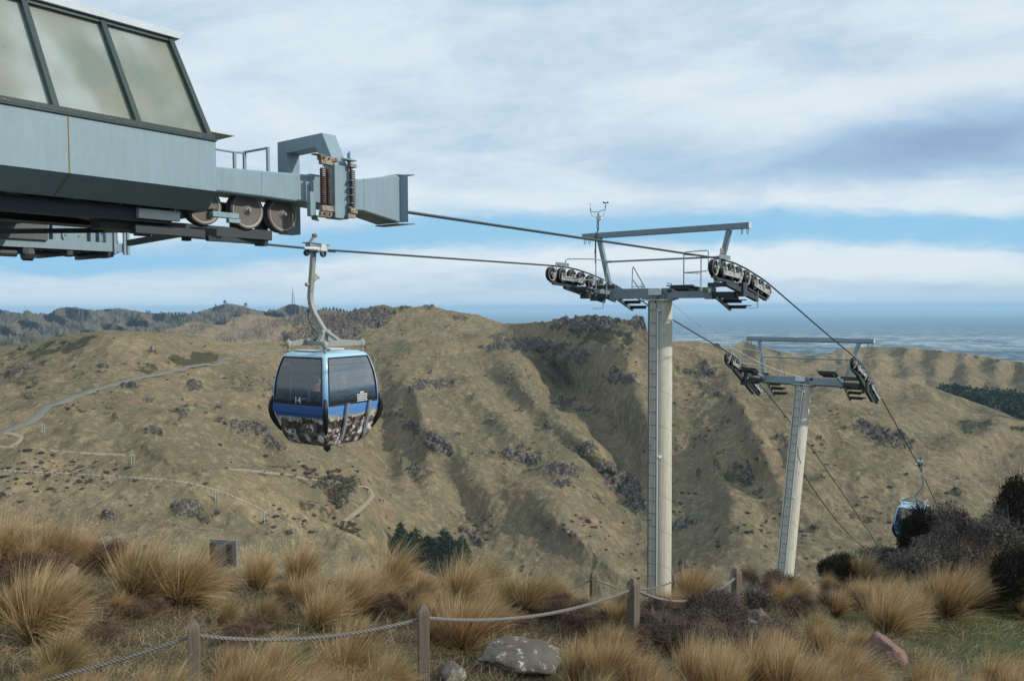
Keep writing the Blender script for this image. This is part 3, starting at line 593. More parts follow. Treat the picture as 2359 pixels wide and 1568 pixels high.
def make_cabin(label):
    cab=empty('gondola_cabin'); tag(cab,label,'gondola cabin')
    b=MB(); rc=.075; rows=PZ; nz=len(rows); cols=[]
    vs=[];
    for z in rows:
        a=prof(z)
        for k in range(4):
            for t in (-(a-rc),-(a*WF),a*WF,(a-rc)):
                if abs(t)>a-rc: t=math.copysign(a-rc,t)
                vs.append(facept(k,t,z))
            # corner arc between face k and next
            cx,cy=[(a-rc,-(a-rc)),(a-rc,a-rc),(-(a-rc),a-rc),(-(a-rc),-(a-rc))][k]; a0=-PI/2+k*PI/2
            for q in (1,2,3): an=a0+q*PI/8; vs.append((cx+rc*math.cos(an),cy+rc*math.sin(an),z))
    n=28; fs=[]
    zi0=rows.index(.86); zi1=rows.index(1.80)
    for i in range(nz-1):
        for j in range(n):
            if j%7==1 and zi0<=i<zi1: continue
            fs.append((i*n+j,i*n+(j+1)%n,(i+1)*n+(j+1)%n,(i+1)*n+j))
    fs.append(tuple(range(n-1,-1,-1))); fs.append(tuple(range((nz-1)*n,nz*n)))
    b.add(vs,fs); body=b.build('body',M['livery'],cab,ang=.5)
    md=body.modifiers.new('thick','SOLIDIFY'); md.thickness=.035; md.offset=-1
    for k in range(4):
        zz=np.linspace(.86,1.80,12); b=MB(); vs=[]
        for z in zz: vs+=[facept(k,-prof(z)*WF,z,-.004),facept(k,prof(z)*WF,z,-.004)]
        b.add(vs,[(2*i,2*i+1,2*i+3,2*i+2) for i in range(len(zz)-1)]); p=b.build('window_pane',M['tint2'] if k in (0,2) else M['tint'],cab)
        b=MB(); f=[]
        for z in zz: f.append(facept(k,-prof(z)*WF,z,.004))
        g=[facept(k,prof(z)*WF,z,.004) for z in zz]
        b.tube(f+g[::-1]+[f[0],f[1]],.014,6,caps=False); b.build('gasket',M['rubber'],p)
        z2=[.80,.86,.91,.965]
        b=MB(); vs=[]
        for z in (.862,.93): vs+=[facept(k,-prof(z)*WF*.98,z,.0),facept(k,prof(z)*WF*.98,z,.0)]
        b.add(vs,[(0,1,3,2)]); b.build('lower_band',M['black_plastic'],p)
        if k in (1,3):
            b=MB(); b.box(facept(k,0,.76,.012),(.03,1.5,.16)); o_=b.build('belt_strip',M['belt'],cab,bevel=.01)
        if k in (1,3):   # inner pillar and grab handle
            b=MB()
            for t in (-.28,.28): b.tube([facept(k,t*prof(z)/.81,z,-.04) for z in zz],.02,6)
            b.build('door_pillar',M['lining'],cab)
    # corner bumpers
    for k in range(4):
        zz=np.linspace(.28,1.0,14); b=MB(); pts=[];rr=[]
        sx,sy=[(1,-1),(1,1),(-1,1),(-1,-1)][k]
        for i,z in enumerate(zz):
            q=i/13; a=prof(z)-.02+ .05*math.sin(PI*min(1,q*1.05)); pts.append((sx*a,sy*a,z)); rr.append(.012+.046*math.sin(PI*(.06+.88*q))**.7)
        b.tube(pts,rr,10); b.build('bumper',M['black_plastic'],cab)
    # ski racks on door sides
    for k in (0,):
        for t in (-.22,.42):
            b=MB(); zz=[.12,.25,.4,.55,.7,.82]; L=[facept(k,t-.03+.03*(z-.1),z,.05) for z in zz]
            for i in range(5): b.beam(L[i],L[i+1],.055,.05,(0,-1,0))
            b.box(facept(k,t+.0,.86,.055),(.055,.07,.03)); b.box(facept(k,t-.01,.5,.02),(.03,.06,.05)); b.box(facept(k,t-.01,.2,.02),(.03,.06,.05)); b.build('ski_rack',M['alu'],cab,bevel=.004)
    b=MB(); b.box((0,0,.11),(1.15,1.15,.03)); b.build('floor',M['lining'],cab)
    for s_ in (-1,1):
        b=MB(); b.box((s_*.48,0,.5),(.34,1.15,.09)); b.box((s_*.63,0,.74),(.07,1.15,.42)); b.box((s_*.44,0,.29),(.18,.95,.33)); b.build('bench_seat',M['seat'],cab,bevel=.03)
    b=MB(); b.box((0,0,-.09),(.11,.11,.2)); b.lathe([(.04,-.0),(.04,.03)],(0,0,-.22),'z',8); b.build('guide_pin',M['dark'],cab,bevel=.01)
    # roof and carrying frame
    b=MB(); b.box((.2,.12,1.935),(.5,.42,.03)); b.box((-.35,.1,1.93),(.3,.7,.02)); b.build('roof_hatch',M['box'],cab,bevel=.008)
    for sx in (-1,1):
        for sy in (-1,1):
            b=MB(); c=(sx*.53,sy*.53,0); b.lathe([(.025,1.9),(.035,1.93),(.022,1.95),(.035,1.985),(.03,2.0),(.058,2.005),(.062,2.02),(.062,2.10),(.055,2.115),(.04,2.13),(.012,2.15),(.008,2.18)],c,'z',14); b.build('damper',M['hanger'],cab)
    for sy in (-1,1):
        b=MB(); xs=np.linspace(-.49,.49,13); up=[(x,2.105+.045*math.cos(x/.49*PI/2)) for x in xs]; dn=[(x,2.02) for x in xs[::-1]]
        b.prism(up+dn,sy*.53-.03,sy*.53+.03); b.build('carrying_bar',M['hanger'],cab,bevel=.006)
    b=MB(); b.beam((0,-.5,2.07),(0,.5,2.07),.16,.09); b.add([(-.22,-.05,2.1),(.22,-.05,2.1),(.06,-.05,2.36),(-.06,-.05,2.36),(-.22,.05,2.1),(.22,.05,2.1),(.06,.05,2.36),(-.06,.05,2.36)],[(0,1,2,3),(7,6,5,4),(0,4,5,1),(1,5,6,2),(2,6,7,3),(3,7,4,0)])
    for s_ in (-1,1): b.beam((0,s_*.45,2.09),(0,s_*.05,2.3),.1,.06)
    b.tube([(-.12,0,2.3),(.12,0,2.3)],.045,10); b.build('yoke',M['hanger'],cab,bevel=.008)
    AP=[(.33,3.98),(.35,3.8),(.385,3.5),(.425,3.2),(.44,3.05),(.425,2.92),(.38,2.79),(.31,2.66),(.2,2.52),(.08,2.37),(.0,2.27)]
    ap=[(y,z) for y,z in AP]; L=[];Rr=[]
    for i,(y,z) in enumerate(ap):
        t=Vector((ap[min(i+1,len(ap)-1)][0]-ap[max(i-1,0)][0],ap[min(i+1,len(ap)-1)][1]-ap[max(i-1,0)][1])).normalized(); nn=Vector((-t.y,t.x)); w=.046+.014*(i/10)
        L.append((y+nn.x*w,z+nn.y*w)); Rr.append((y-nn.x*w,z-nn.y*w))
    vs=[]; 
    for x in (-.05,.05):
        for i in range(len(ap)): vs+=[(x,L[i][0],L[i][1]),(x,Rr[i][0],Rr[i][1])]
    n2=len(ap)*2; fs=[]
    for i in range(len(ap)-1):
        a=2*i; fs+=[(a,a+1,a+3,a+2),(n2+a,n2+a+2,n2+a+3,n2+a+1),(a,a+2,n2+a+2,n2+a),(a+1,n2+a+1,n2+a+3,a+3)]
    fs+=[(0,n2,n2+1,1),(n2-2,n2-1,2*n2-1,2*n2-2)]
    b=MB(); b.add(vs,fs); arm=b.build('hanger_arm',M['hanger'],cab,bevel=.012)
    b=MB(); b.prism([(0.04,3.36),(.04,3.56),(.13,3.49),(.13,3.42)],.34,.4); b.tube([(.13,.37,3.455),(.18,.37,3.455)],.03,8); b.tube([(-.05,.4,3.30),(-.13,.4,3.30)],.012,6); b.lathe([(.01,-.04),(.035,-.03),(.045,0),(.035,.03),(.01,.04)],(-.13,.4,3.30),'x',10); b.build('arm_bracket',M['hanger'],arm)
    b=MB(); b.tube([(-.03,.43,2.85),(-.1,.42,2.6),(-.1,.3,2.4),(-.03,.15,2.22),(0,.1,2.12)],.009,5); b.build('arm_cable',M['rubber'],arm)
    b=MB(); b.span((-.19,.16,4.04),(.24,.36,4.15)); b.span((-.07,.12,3.97),(.09,.42,4.1)); b.beam((-.26,.27,4.165),(.31,.27,4.135),.26,.016); b.prism([(-.25,4.02),(-.25,4.16),(-.19,4.16),(-.19,4.0)],.15,.3); b.span((.05,.1,3.9),(.08,.16,4.0)); b.span((.2,.2,4.02),(.3,.34,4.09)); 
    b.build('grip_body',M['galv'],cab,bevel=.008)
    b=MB(); b.tube([(-.42,.15,4.035),(-.1,.15,4.04),(.1,.15,4.035),(.45,.15,4.015)],[.028,.042,.045,.028],8); b.prism([(-.02,4.0),(.02,4.14),(.14,4.14),(.18,4.0)],.09,.12); b.build('grip_jaw',M['box'],cab,bevel=.004)
    for x in (-.24,.22):
        b=MB(); b.lathe([(.02,-.05),(.055,-.045),(.07,-.02),(.07,.02),(.055,.045),(.02,.05)],(x,.27,3.955),'y',16); b.tube([(x*.8,.27,4.0),(x,.27,3.96)],.025,6); b.build('guide_wheel',M['dark'],cab)
    b=MB(); b.tube([(-.18,.28,4.14),(-.03,.28,4.30)],.028,8); b.lathe([(.02,-.045),(.045,-.035),(.05,0),(.045,.035),(.02,.045)],(-.01,.28,4.325),'y',14); b.lathe([(.02,-.05),(.02,-.04)],(-.01,.28,4.325),'y',8); b.build('grip_lever',M['rust2'],cab)
    # number on the glass
    def text(txt,size,k,t,z,name,flip=False):
        cu=bpy.data.curves.new(name,'FONT'); cu.body=txt; cu.size=size; cu.extrude=.001; cu.align_x='CENTER'; tmp=bpy.data.objects.new('tmp',cu); me=bpy.data.meshes.new_from_object(tmp); bpy.data.objects.remove(tmp)
        p=Vector(facept(k,t,z,.006)); p2=Vector(facept(k,t,z+.1,.006)); up=(p2-p).normalized(); tx=Vector([(1,0,0),(0,1,0),(-1,0,0),(0,-1,0)][k]); nz=tx.cross(up)
        me.transform(Matrix((( tx.x,up.x,nz.x,p.x),(tx.y,up.y,nz.y,p.y),(tx.z,up.z,nz.z,p.z),(0,0,0,1))))
        me.materials.clear(); me.materials.append(M['decal']); o=bpy.data.objects.new(name,me); COL.objects.link(o); o.parent=cab; KIDS.setdefault(cab.name,[]).append(o)
    for k in (3,1): text('14',.20,k,.0,.885,'number_decal')
    b=MB(); random.seed(9)
    for r in range(5):
        z=1.06-r*.042; t=.10 if r else .19; end=.38 if r else .30
        while t<end:
            w=random.uniform(.018,.05); w=min(w,end-t+.01); p=facept(0,t+w/2,z,.007); b.box(p,(w,.003,.020 if r else .03)); t+=w+.009
    b.build('notice_decal',M['decal'],cab)
    return cab
M['belt']=paint('belt_blue',(.035,.10,.30),.35); M['rust2']=paint('grip_lever',(.16,.13,.12),.6,rust=.4)
CZ=TH+rad(5)
cab1=make_cabin('large blue gondola cabin number 14 with rock and grass picture, hanging beside the station')
cab1.location=LFw(10.75,13.36,-2.80); cab1.rotation_euler=(0,0,CZ)
cab2=copy_tree(cab1); tag(cab2,'far smaller blue gondola cabin half hidden behind the dark scrub on the right'); cab2.location=LFw(43.9,8.45+.14,zR(43.9)-4.03); cab2.rotation_euler=(0,0,TH+PI+rad(3))
cab1['group']='gondola cabins'; cab2['group']='gondola cabins'
# ------------------------------------------------------------- passengers
def skinmesh(name,pts,edges,mat,parent,root=0,sub=1):
    me=bpy.data.meshes.new(name); me.from_pydata([p[:3] for p in pts],edges,[]); o=bpy.data.objects.new(name,me); COL.objects.link(o); me.materials.append(mat)
    m=o.modifiers.new('skin','SKIN'); m.use_smooth_shade=True; l=me.skin_vertices.new() if not me.skin_vertices else me.skin_vertices[0]
    sv=me.skin_vertices[0].data
    for i,p in enumerate(pts):
        r=p[3]; sv[i].radius=(r if not isinstance(r,tuple) else r[0],r if not isinstance(r,tuple) else r[1]); sv[i].use_root=(i==root)
    s=o.modifiers.new('sub','SUBSURF'); s.levels=sub; s.render_levels=sub+1
    if parent: o.parent=parent; KIDS.setdefault(parent.name,[]).append(o)
    return o
def person(base,rz,label,hairc,parent=None,shirt=None):
    t=empty('person',base,rz); tag(t,label,'person')
    # seated, facing +x ; seat at z=0
    pts=[(0,0,.08,.13),(0,0,.22,.12),(0,0,.38,.14),(0,0,.50,.11),(.01,0,.57,.055),(.02,0,.63,.055),(.035,0,.70,(.075,.085)),(.03,0,.78,(.075,.09)),(.02,0,.83,.05)]
    ed=[(i,i+1) for i in range(8)]
    pts.append((.115,0,.715,.014)); ed.append((6,9))
    for s in (-1,1):
        b=len(pts); pts+=[(0,s*.17,.50,.055),(.03,s*.22,.28,.042),(.24,s*.15,.16,.03),(.30,s*.13,.14,.026)]; ed+=[(3,b),(b,b+1),(b+1,b+2),(b+2,b+3)]
        for f in range(5):
            c=len(pts); y=s*(.13+(-.034+.017*f)); l=[.05,.07,.078,.07,.055][f]
            if f==0: pts+=[(.31,s*.09,.15,.009),(.335,s*.07,.14,.008)]
            else: pts+=[(.30+l*.55,y,.145,.0085),(.30+l,y,.125,.0075)]
            ed+=[(b+3,c),(c,c+1)]
        b=len(pts); pts+=[(.08,s*.1,.08,.085),(.42,s*.11,.09,.06),(.44,s*.11,-.3,.042),(.45,s*.11,-.36,.04),(.57,s*.12,-.38,.035)]; ed+=[(0,b),(b,b+1),(b+1,b+2),(b+2,b+3),(b+3,b+4)]
    skinmesh('body',pts,ed,M['skin'],t)
    j=[(0,0,.06,.15),(0,0,.22,.14),(0,0,.38,.16),(0,0,.50,.13),(.0,0,.55,.08)]; je=[(0,1),(1,2),(2,3),(3,4)]
    for s in (-1,1): b=len(j); j+=[(0,s*.17,.50,.075),(.03,s*.22,.28,.06),(.22,s*.155,.165,.045)]; je+=[(3,b),(b,b+1),(b+1,b+2)]
    skinmesh('jacket',j,je,shirt or M['cloth'],t)
    q=[(0,0,.06,.15)];qe=[]
    for s in (-1,1): b=len(q); q+=[(.1,s*.1,.08,.1),(.42,s*.11,.09,.075),(.44,s*.11,-.3,.055)]; qe+=[(0,b),(b,b+1),(b+1,b+2)]
    skinmesh('trousers',q,qe,M['jeans'],t)
    h=[(-.02,0,.70,.07),(-.015,0,.78,.098),(.015,0,.845,.07),(.07,0,.85,.035)]; skinmesh('hair',h,[(0,1),(1,2),(2,3)],hairc,t)
    b=MB()
    for s in (-1,1): b.lathe([(.002,-.01),(.011,-.004),(.011,.004),(.002,.01)],(.106,s*.032,.75),'x',8)
    b.build('eye',M['rubber'],t)
    return t
M['hair2']=paint('light_hair',(.35,.2,.1),.7,streak=False)
def cabpt(x,y,z): return cab1.location+Matrix.Rotation(CZ,3,'Z')@Vector((x,y,z))
person(cabpt(.40,-.12,.55),CZ+PI,'fair haired passenger in a dark jacket seen through the right pane of cabin 14',M['hair2'])
person(cabpt(-.40,-.12,.55),CZ,'dark haired passenger seen as a dim shape through the left pane of cabin 14',M['hair'])
# ============================================================= HILLS
def blob(X,Y,lst):
    r=np.zeros_like(X)
    for cx,cy,rx,ry,an,st_ in lst:
        a=rad(an); dx=X-cx; dy=Y-cy; u=(dx*math.cos(a)+dy*math.sin(a))/rx; v=(-dx*math.sin(a)+dy*math.cos(a))/ry
        r=np.maximum(r,st_*np.clip(1.35-(u*u+v*v),0,1))
    return r
ROCK=[(1330,738,80,16,-3,1),(1420,742,75,20,2,1),(1470,742,28,16,-20,1),(1195,795,85,18,-3,1),(1165,785,40,16,10,.9),(1320,815,35,26,-40,.85),(995,882,60,13,-8,.85),(990,1003,62,20,25,1),(975,1093,32,16,20,.8),(1190,1040,58,12,12,.7),(1300,1083,75,13,5,.8),(1430,1115,70,34,42,1),(1470,1160,30,25,60,.9),(1300,1122,50,14,15,.7),(1320,930,52,16,12,.6),(1435,866,60,18,10,.5),(1095,1248,45,10,38,.9),
 (390,975,60,14,10,0.50),(461,873,20,7,10,0.58),(330,899,24,12,30,0.50),(410,975,36,14,15,0.50),(350,992,28,10,15,0.58),(560,985,90,20,28,0.54),(600,1010,60,16,35,0.65),(450,940,50,8,20,0.43),(260,955,28,9,40,0.50),(448,1175,32,26,20,0.50),(242,1182,20,10,10,0.50),(150,1150,30,12,0,0.36),(650,905,40,20,30,0.36),(300,875,26,7,10,0.36),(900,950,50,14,30,0.29),(1540,1190,40,40,0,0.22),
 (760,752,95,30,8,1),(860,728,60,24,-15,1),(690,772,45,18,-20,1),(985,704,18,5,0,.8),(930,712,40,7,0,.5),(1040,720,60,8,20,.3),(60,850,50,18,-20,.4),(1600,840,60,14,10,.35),(1590,1180,40,14,10,.4),(2060,1010,90,24,20,.5),(1850,1090,60,30,10,.3),(1650,900,60,12,30,.3)]
SCR=[(1370,765,115,22,8,1),(1310,800,60,20,-30,.8),(1480,800,40,14,0,.5),(1300,830,50,14,-20,.5),(338,838,34,10,5,1),(438,829,62,9,0,1),(285,832,20,7,0,.7),(120,800,130,14,-12,.85),(60,870,80,36,0,.45),(170,860,60,22,10,.35),(90,920,60,14,-10,.35),(1650,965,60,18,10,.4),(1680,1070,60,30,30,.45),(1720,1120,60,22,20,.35),(1400,1050,80,18,15,.3),(1400,1150,60,24,40,.5),(740,1170,70,26,15,.4),(2240,975,50,16,10,.8),(2340,965,60,14,5,.6),(2160,940,70,14,20,.3),(2000,1190,80,18,20,.35),(820,725,90,14,0,.5),(1130,870,90,8,30,.25),(1210,900,80,7,38,.3),(880,900,12,60,10,.25)]
GOLD=[(640,1170,150,26,24,1),(780,1215,90,16,24,1),(200,1130,160,20,5,.6),(460,1120,120,20,15,.7),(300,795,120,20,0,.6),(550,800,120,14,5,.5),(430,785,150,10,0,.5),(1150,900,120,10,38,.5),(1330,1010,140,10,38,.7),(1180,960,150,10,30,.4),(2080,860,120,14,18,.8),(2220,935,120,10,22,.9),(2010,815,90,8,0,.8),(2260,820,110,7,8,.9),(1600,800,60,6,10,.7),(980,760,180,12,-3,.5),(1900,905,80,8,10,.5),(150,1080,120,14,5,.5),(620,1110,120,14,20,.4)]  # golden grass; also brightens the spur crest in colour where relief lights it little
SHEETS={}
def sheet(name,xs,top,bot,nr,depth,lab=None,amp=1.0,mat=None,gain=1):
    xs=np.asarray(xs,float); tp=np.interp(xs,*np.array(top,float).T); bt=np.interp(xs,*np.array(bot,float).T)
    q=np.linspace(0,1,nr)[:,None]; X=np.broadcast_to(xs,(nr,len(xs))).copy(); Y=tp[None,:]*(1-q)+bt[None,:]*q
    # small skyline unevenness
    D=depth(X,Y)
    ry=Fv+((X-CX)/FX)[...,None]*Rv-((Y-CY)/FX)[...,None]*Uv
    P=ry*D[...,None]
    du=np.gradient(P,axis=1); dv=np.gradient(P,axis=0); N=np.cross(dv,du); N/=np.linalg.norm(N,axis=-1)[...,None]+1e-9
    N=np.where((N*ry).sum(-1)[...,None]>0,-N,N)
    flat=P.reshape(-1,3)
    big=fbm(flat,1/95,3).reshape(X.shape); rid=fbm(flat*np.array([1,1,.45]),1/42,4,ridge=True).reshape(X.shape); sm=fbm(flat,1/9,3).reshape(X.shape)
    wob=fbm(np.stack([X*.02,Y*.02,X*0],-1).reshape(-1,3),1,3).reshape(X.shape); w2=fbm(flat,1/14,3,.6).reshape(X.shape); w3=fbm(flat,1/30,3,.6).reshape(X.shape)
    R=blob(X+wob*14,Y+wob*8,ROCK); R=np.clip(R+w2*.9*(R>0.02)-.15,0,1); R=np.maximum(R,np.clip((w2-.75)*3,0,.8))
    Gs=blob(X+wob*12,Y+wob*7,SCR); Gs=np.clip(Gs*(.75+w2)-.0,0,1); Gs=np.maximum(Gs,np.clip((w3-.55)*1.5,0,.4))
    B=blob(X+wob*16,Y+wob*9,GOLD)*np.clip(.8+w3,0,1)
    rk=fbm(flat*np.array([1,1,.55]),1/8.,4,.6,ridge=True).reshape(X.shape)
    edge=np.clip(q*18,0.12,1)
    h=amp*(big*6*edge+(rid-1.2)*2.6*edge+sm*.5)+R*(rk*3.4-1.6)*gain
    P=P+N*h[...,None]
    V=P.reshape(-1,3); nx=len(xs); i=np.arange(nr-1)[:,None]*nx+np.arange(nx-1)[None,:]
    Fq=np.stack([i,i+nx,i+nx+1,i+1],-1).reshape(-1,4)
    # skirt behind the skyline so the land has a back side
    b=len(V); back=P[0]+np.stack([P[0][:,0]*.35,P[0][:,1]*.35,np.full(nx,-60.)-D[0]*.10],-1); V=np.concatenate([V,back])
    j=np.arange(nx-1); Fb=np.stack([j,j+1,b+j+1,b+j],-1); Fq=np.concatenate([Fq,Fb])
    m_=np.stack([R,Gs,B],-1).reshape(-1,3); m_=np.concatenate([m_,np.zeros((nx,3))])
    o=np_mesh(name,V,Fq,mat,attrs={'mask':m_}); o['kind']='structure'
    SHEETS[name if lab is None else lab]=(xs,tp,bt,P,nr,R,Gs)
    return o
def proj(p): 
    f=p@Fv; return CX+FX*(p@Rv)/f, CY-FX*(p@Uv)/f
def surf(lab,x,y,lift=0):
    xs,tp,bt,P_,nr,R_,G_=SHEETS[lab]; xa,ya=x,y; p=None
    for _ in range(6):
        q=surf0(lab,xa,ya,lift)
        if q is None:
            if p is None: return None
            break
        p=q; px,py=proj(p); xa+=(x-px)*.7; ya+=(y-py)*.7
        t=np.interp(xa,xs,tp); ya=min(max(ya,t+.05),1449)
    return p
def surf0(lab,x,y,lift=0):
    xs,tp,bt,P,nr,R,G=SHEETS[lab]; fx=np.clip(np.interp(x,xs,np.arange(len(xs))),0,len(xs)-1.001); i=int(fx); a=fx-i
    t=np.interp(x,xs,tp); b=np.interp(x,xs,bt); fy=(y-t)/(b-t)*(nr-1)
    if fy<0 or fy>nr-1: return None
    j=int(min(fy,nr-1.001)); c=fy-j
    p=(P[j,i]*(1-a)+P[j,i+1]*a)*(1-c)+(P[j+1,i]*(1-a)+P[j+1,i+1]*a)*c
    return p*(1-lift/np.linalg.norm(p)) if lift else p
# materials
def hillmat(name,tan,green,strength=1,det=1,sc=1):
    m,nt=newmat(name); o=nt.co; at_=nt.attr('mask'); ms=nt.sep(at_.outputs['Vector'])
    n1=nt.noise(o,.018*sc,5,.6); n2=nt.noise(o,.12*sc,6,.62); n3=nt.noise(o,.55*sc,5,.65); n4=nt.noise(nt.vmath('ADD',o,(31,7,3)),.9*sc,4,.6)
    c=nt.mix(nt.ramp(nt.math('ADD',n1,nt.math('MULTIPLY',nt.math('SUBTRACT',n2,.5),.7)),.40,.62),green,tan)
    c=nt.mix(nt.ramp(nt.noise(nt.vmath('ADD',o,(3,99,1)),.07*sc,6,.65),.5,.68,0,.7),c,(.24,.16,.105))
    c=nt.mix(nt.math('MULTIPLY',ms[2],.7),c,(.43,.335,.20))
    c=nt.mix(nt.ramp(n3,.3,.7,.45,0),c,(.14,.11,.065)); c=nt.mix(nt.ramp(nt.noise(nt.vmath('ADD',o,(3,3,33)),.22*sc,7,.7),.42,.62,.35,0),c,(.13,.11,.065)); c=nt.mix(nt.ramp(nt.noise(nt.vmath('MULTIPLY',o,(.35,.35,.07)),.8,6,.65),.46,.62,0,.45),c,(.14,.12,.07))
    c=nt.mix(nt.ramp(n4,.64,.74,0,.7),c,(.075,.06,.042))             # low shrubs and tufts
    c=nt.mix(nt.ramp(nt.vor(o,.33*sc),.10,.04,0,.4),c,(.08,.06,.045))
    st=nt.noise(nt.vmath('MULTIPLY',o,(.5,.5,.22)),.5,5,.6); c=nt.mix(nt.ramp(st,.5,.66,0,.35),c,(.40,.32,.2))
    gm=nt.ramp(nt.math('ADD',ms[1],nt.math('MULTIPLY',nt.math('SUBTRACT',nt.noise(o,.35*sc,5,.7),.5),1.3)),.35,.6); c=nt.mix(nt.math('MULTIPLY',gm,.85),c,nt.mix(n3,(.028,.030,.02),(.075,.075,.04)))
    rk=nt.mix(nt.ramp(nt.noise(o,.5,6,.7),.38,.62),(.075,.063,.055),(.235,.21,.18)); rk=nt.mix(nt.ramp(nt.noise(nt.vmath('ADD',o,(9,9,9)),.35,5,.7),.54,.66,0,.7),rk,(.34,.35,.33)); rk=nt.mix(nt.ramp(nt.vor(o,.3,'DISTANCE_TO_EDGE'),.12,.0,0,.6),rk,(.035,.03,.028))
    rm=nt.ramp(nt.math('ADD',ms[0],nt.math('MULTIPLY',nt.math('SUBTRACT',nt.noise(o,.4,5,.7),.5),1.1)),.38,.52); c=nt.mix(rm,c,rk)
    nt.set(nt.b.inputs['Base Color'],c); nt.b.inputs['Roughness'].default_value=1; nt.b.inputs['Specular IOR Level'].default_value=0
    h=nt.math('ADD',nt.math('MULTIPLY',n3,.9*det),nt.math('ADD',nt.math('MULTIPLY',n2,1.6),nt.math('MULTIPLY',rm,nt.math('MULTIPLY',nt.noise(o,.45,6,.7),1.8)))); bump(nt,h,1.1/sc,strength)
    return m
M['hill']=hillmat('dry_grass_hillside',(.265,.21,.135),(.158,.15,.096))
M['hill_far']=hillmat('far_hillside',(.10,.10,.095),(.032,.048,.052),.7,sc=.35)  # bluish tint put into the bush colours stands in for part of the haze
M['hill_mid']=hillmat('mid_hillside',(.28,.225,.17),(.2,.165,.12),.7,sc=.5)
main=[(-150,800,575),(-150,900,440),(-150,1060,350),(-150,1250,270),(0,1200,300),(0,1060,345),(0,930,415),(0,798,575),(240,1200,300),(240,1000,375),(240,850,465),(240,763,545),(400,1000,380),(400,850,485),(400,767,600),
(560,1150,335),(560,1000,415),(560,900,490),(560,793,660),(700,1250,330),(700,1190,352),(700,1100,410),(700,1000,480),(700,900,570),(700,800,730),(830,1240,370),(770,1130,415),(870,1000,520),(870,900,610),(870,800,770),(870,705,900),(720,718,930),(985,702,885),(1100,725,880),(1160,745,860),
(1000,1200,450),(1000,1080,505),(1000,950,585),(1000,830,705),(920,1300,400),(1010,1350,390),(1200,1340,400),(1200,1200,445),(1180,1080,500),(1200,950,605),(1200,840,690),(1265,741,745),
(1380,727,700),(1380,830,640),(1340,950,560),(1340,1050,500),(1440,1100,510),(1460,1160,478),(1380,1200,440),(1380,1340,390),(1480,737,670),(1480,900,575),(1480,1020,520),(1500,1250,425),(1480,1340,395),
(1600,792,650),(1600,900,560),(1600,1050,480),(1600,1200,420),(1600,1350,370),(1714,848,600),(1865,922,520),(1982,944,500),(2159,1046,450),(2359,1180,400),(2500,1280,380),(1750,1350,350),(1950,1350,340),(2150,1350,330),(2359,1350,330),(1700,1000,470),(1800,1150,410),(1900,1050,455),(2050,1150,405),(2359,1230,385),(1290,900,640),(1290,1000,545),(1120,1000,545),(950,900,625)]
T=tps([(x,y,math.log(d)) for x,y,d in main])
fine=np.arange(-150,2500,2.6)
def SPUR(X,Y):   # long spurs and gullies running down to the lower right
    r=0
    for (x0,y0,x1,y1,wd,a) in ((900,830,1010,1000,40,.02),(1130,800,1420,1090,42,.035),(1200,790,1330,960,30,-.03),(1000,1050,1120,1260,40,-.02),(1180,1100,1480,1340,45,.025),(860,850,890,1120,30,-.03),(300,1000,700,1160,45,.02),(500,860,760,1040,40,-.015),(1620,800,1900,1120,60,.02),(1750,980,1860,1300,40,-.02),(1580,900,1640,1300,35,-.015),(640,820,560,900,40,.015),(880,860,905,1180,46,-.05),(560,860,860,1230,70,.05),(1290,830,1450,1090,60,-.05),(1240,820,1420,1010,26,-.03),(1290,1000,1460,1180,26,-.03),(1050,860,1260,1060,26,.02),(1440,820,1500,1010,30,.02),(930,900,960,1150,24,-.025),(1640,900,1800,1300,34,-.02),(1690,900,1860,1250,26,.018),(60,860,260,1060,40,.012)):
        dx,dy=x1-x0,y1-y0; L=math.hypot(dx,dy); t=np.clip(((X-x0)*dx+(Y-y0)*dy)/L/L,0,1); d=np.hypot(X-x0-t*dx,Y-y0-t*dy); r=r+1.6*a*np.exp(-(d/wd)**2)*np.sin(PI*np.clip(.12+.8*t,0,1))
    return r
def dmain(X,Y): return np.exp(T(np.stack([X,Y],-1)))*(1-SPUR(X,Y))
topm=[(-150,806),(0,797),(60,790),(130,778),(190,766),(240,761),(300,762),(400,767),(470,776),(560,793),(620,788),(650,782),(668,762),(690,742),(720,722),(745,713),(800,719),(835,714),(862,704),(890,703),(905,708),(925,706),(950,708),(970,706),(984,701),(1000,706),(1030,714),(1060,719),(1100,724),(1160,745),(1200,745),(1265,740),(1290,733),(1330,730),(1352,726),(1372,724),(1392,728),(1410,734),(1440,738),(1460,736),(1474,731),(1482,736),(1490,760),(1505,776),(1550,785),(1600,786),(1634,790),(1687,808),(1714,846),(1762,873),(1865,920),(1921,927),(1982,944),(2070,988),(2159,1046),(2247,1103),(2359,1180),(2500,1270)]
sheet('hillside',fine,topm,[(-150,1400),(2500,1400)],330,dmain,'main',mat=M['hill'])
LS=np.array([(-150,1010),(300,1040),(470,1078),(600,1140),(700,1186),(770,1212),(830,1238),(920,1287),(1010,1338),(1080,1372),(1140,1400)],float)
def dspur(X,Y):
    g=np.interp(X,[520,700,1000,1140],[0,.05,.2,.25]); yl=np.interp(X,LS[:,0],LS[:,1]); t=np.clip((Y-yl)/90,0,1)
    return dmain(X,Y)*(1-g)*(1+ .03*g*(1-t))-1.2*(1-np.exp(-np.clip(Y-yl,0,99)/12))
sheet('hillside',np.arange(-150,1141,2.6),LS.tolist(),[(-150,1450),(1140,1450)],150,dspur,'spur',mat=M['hill'],amp=1.0)
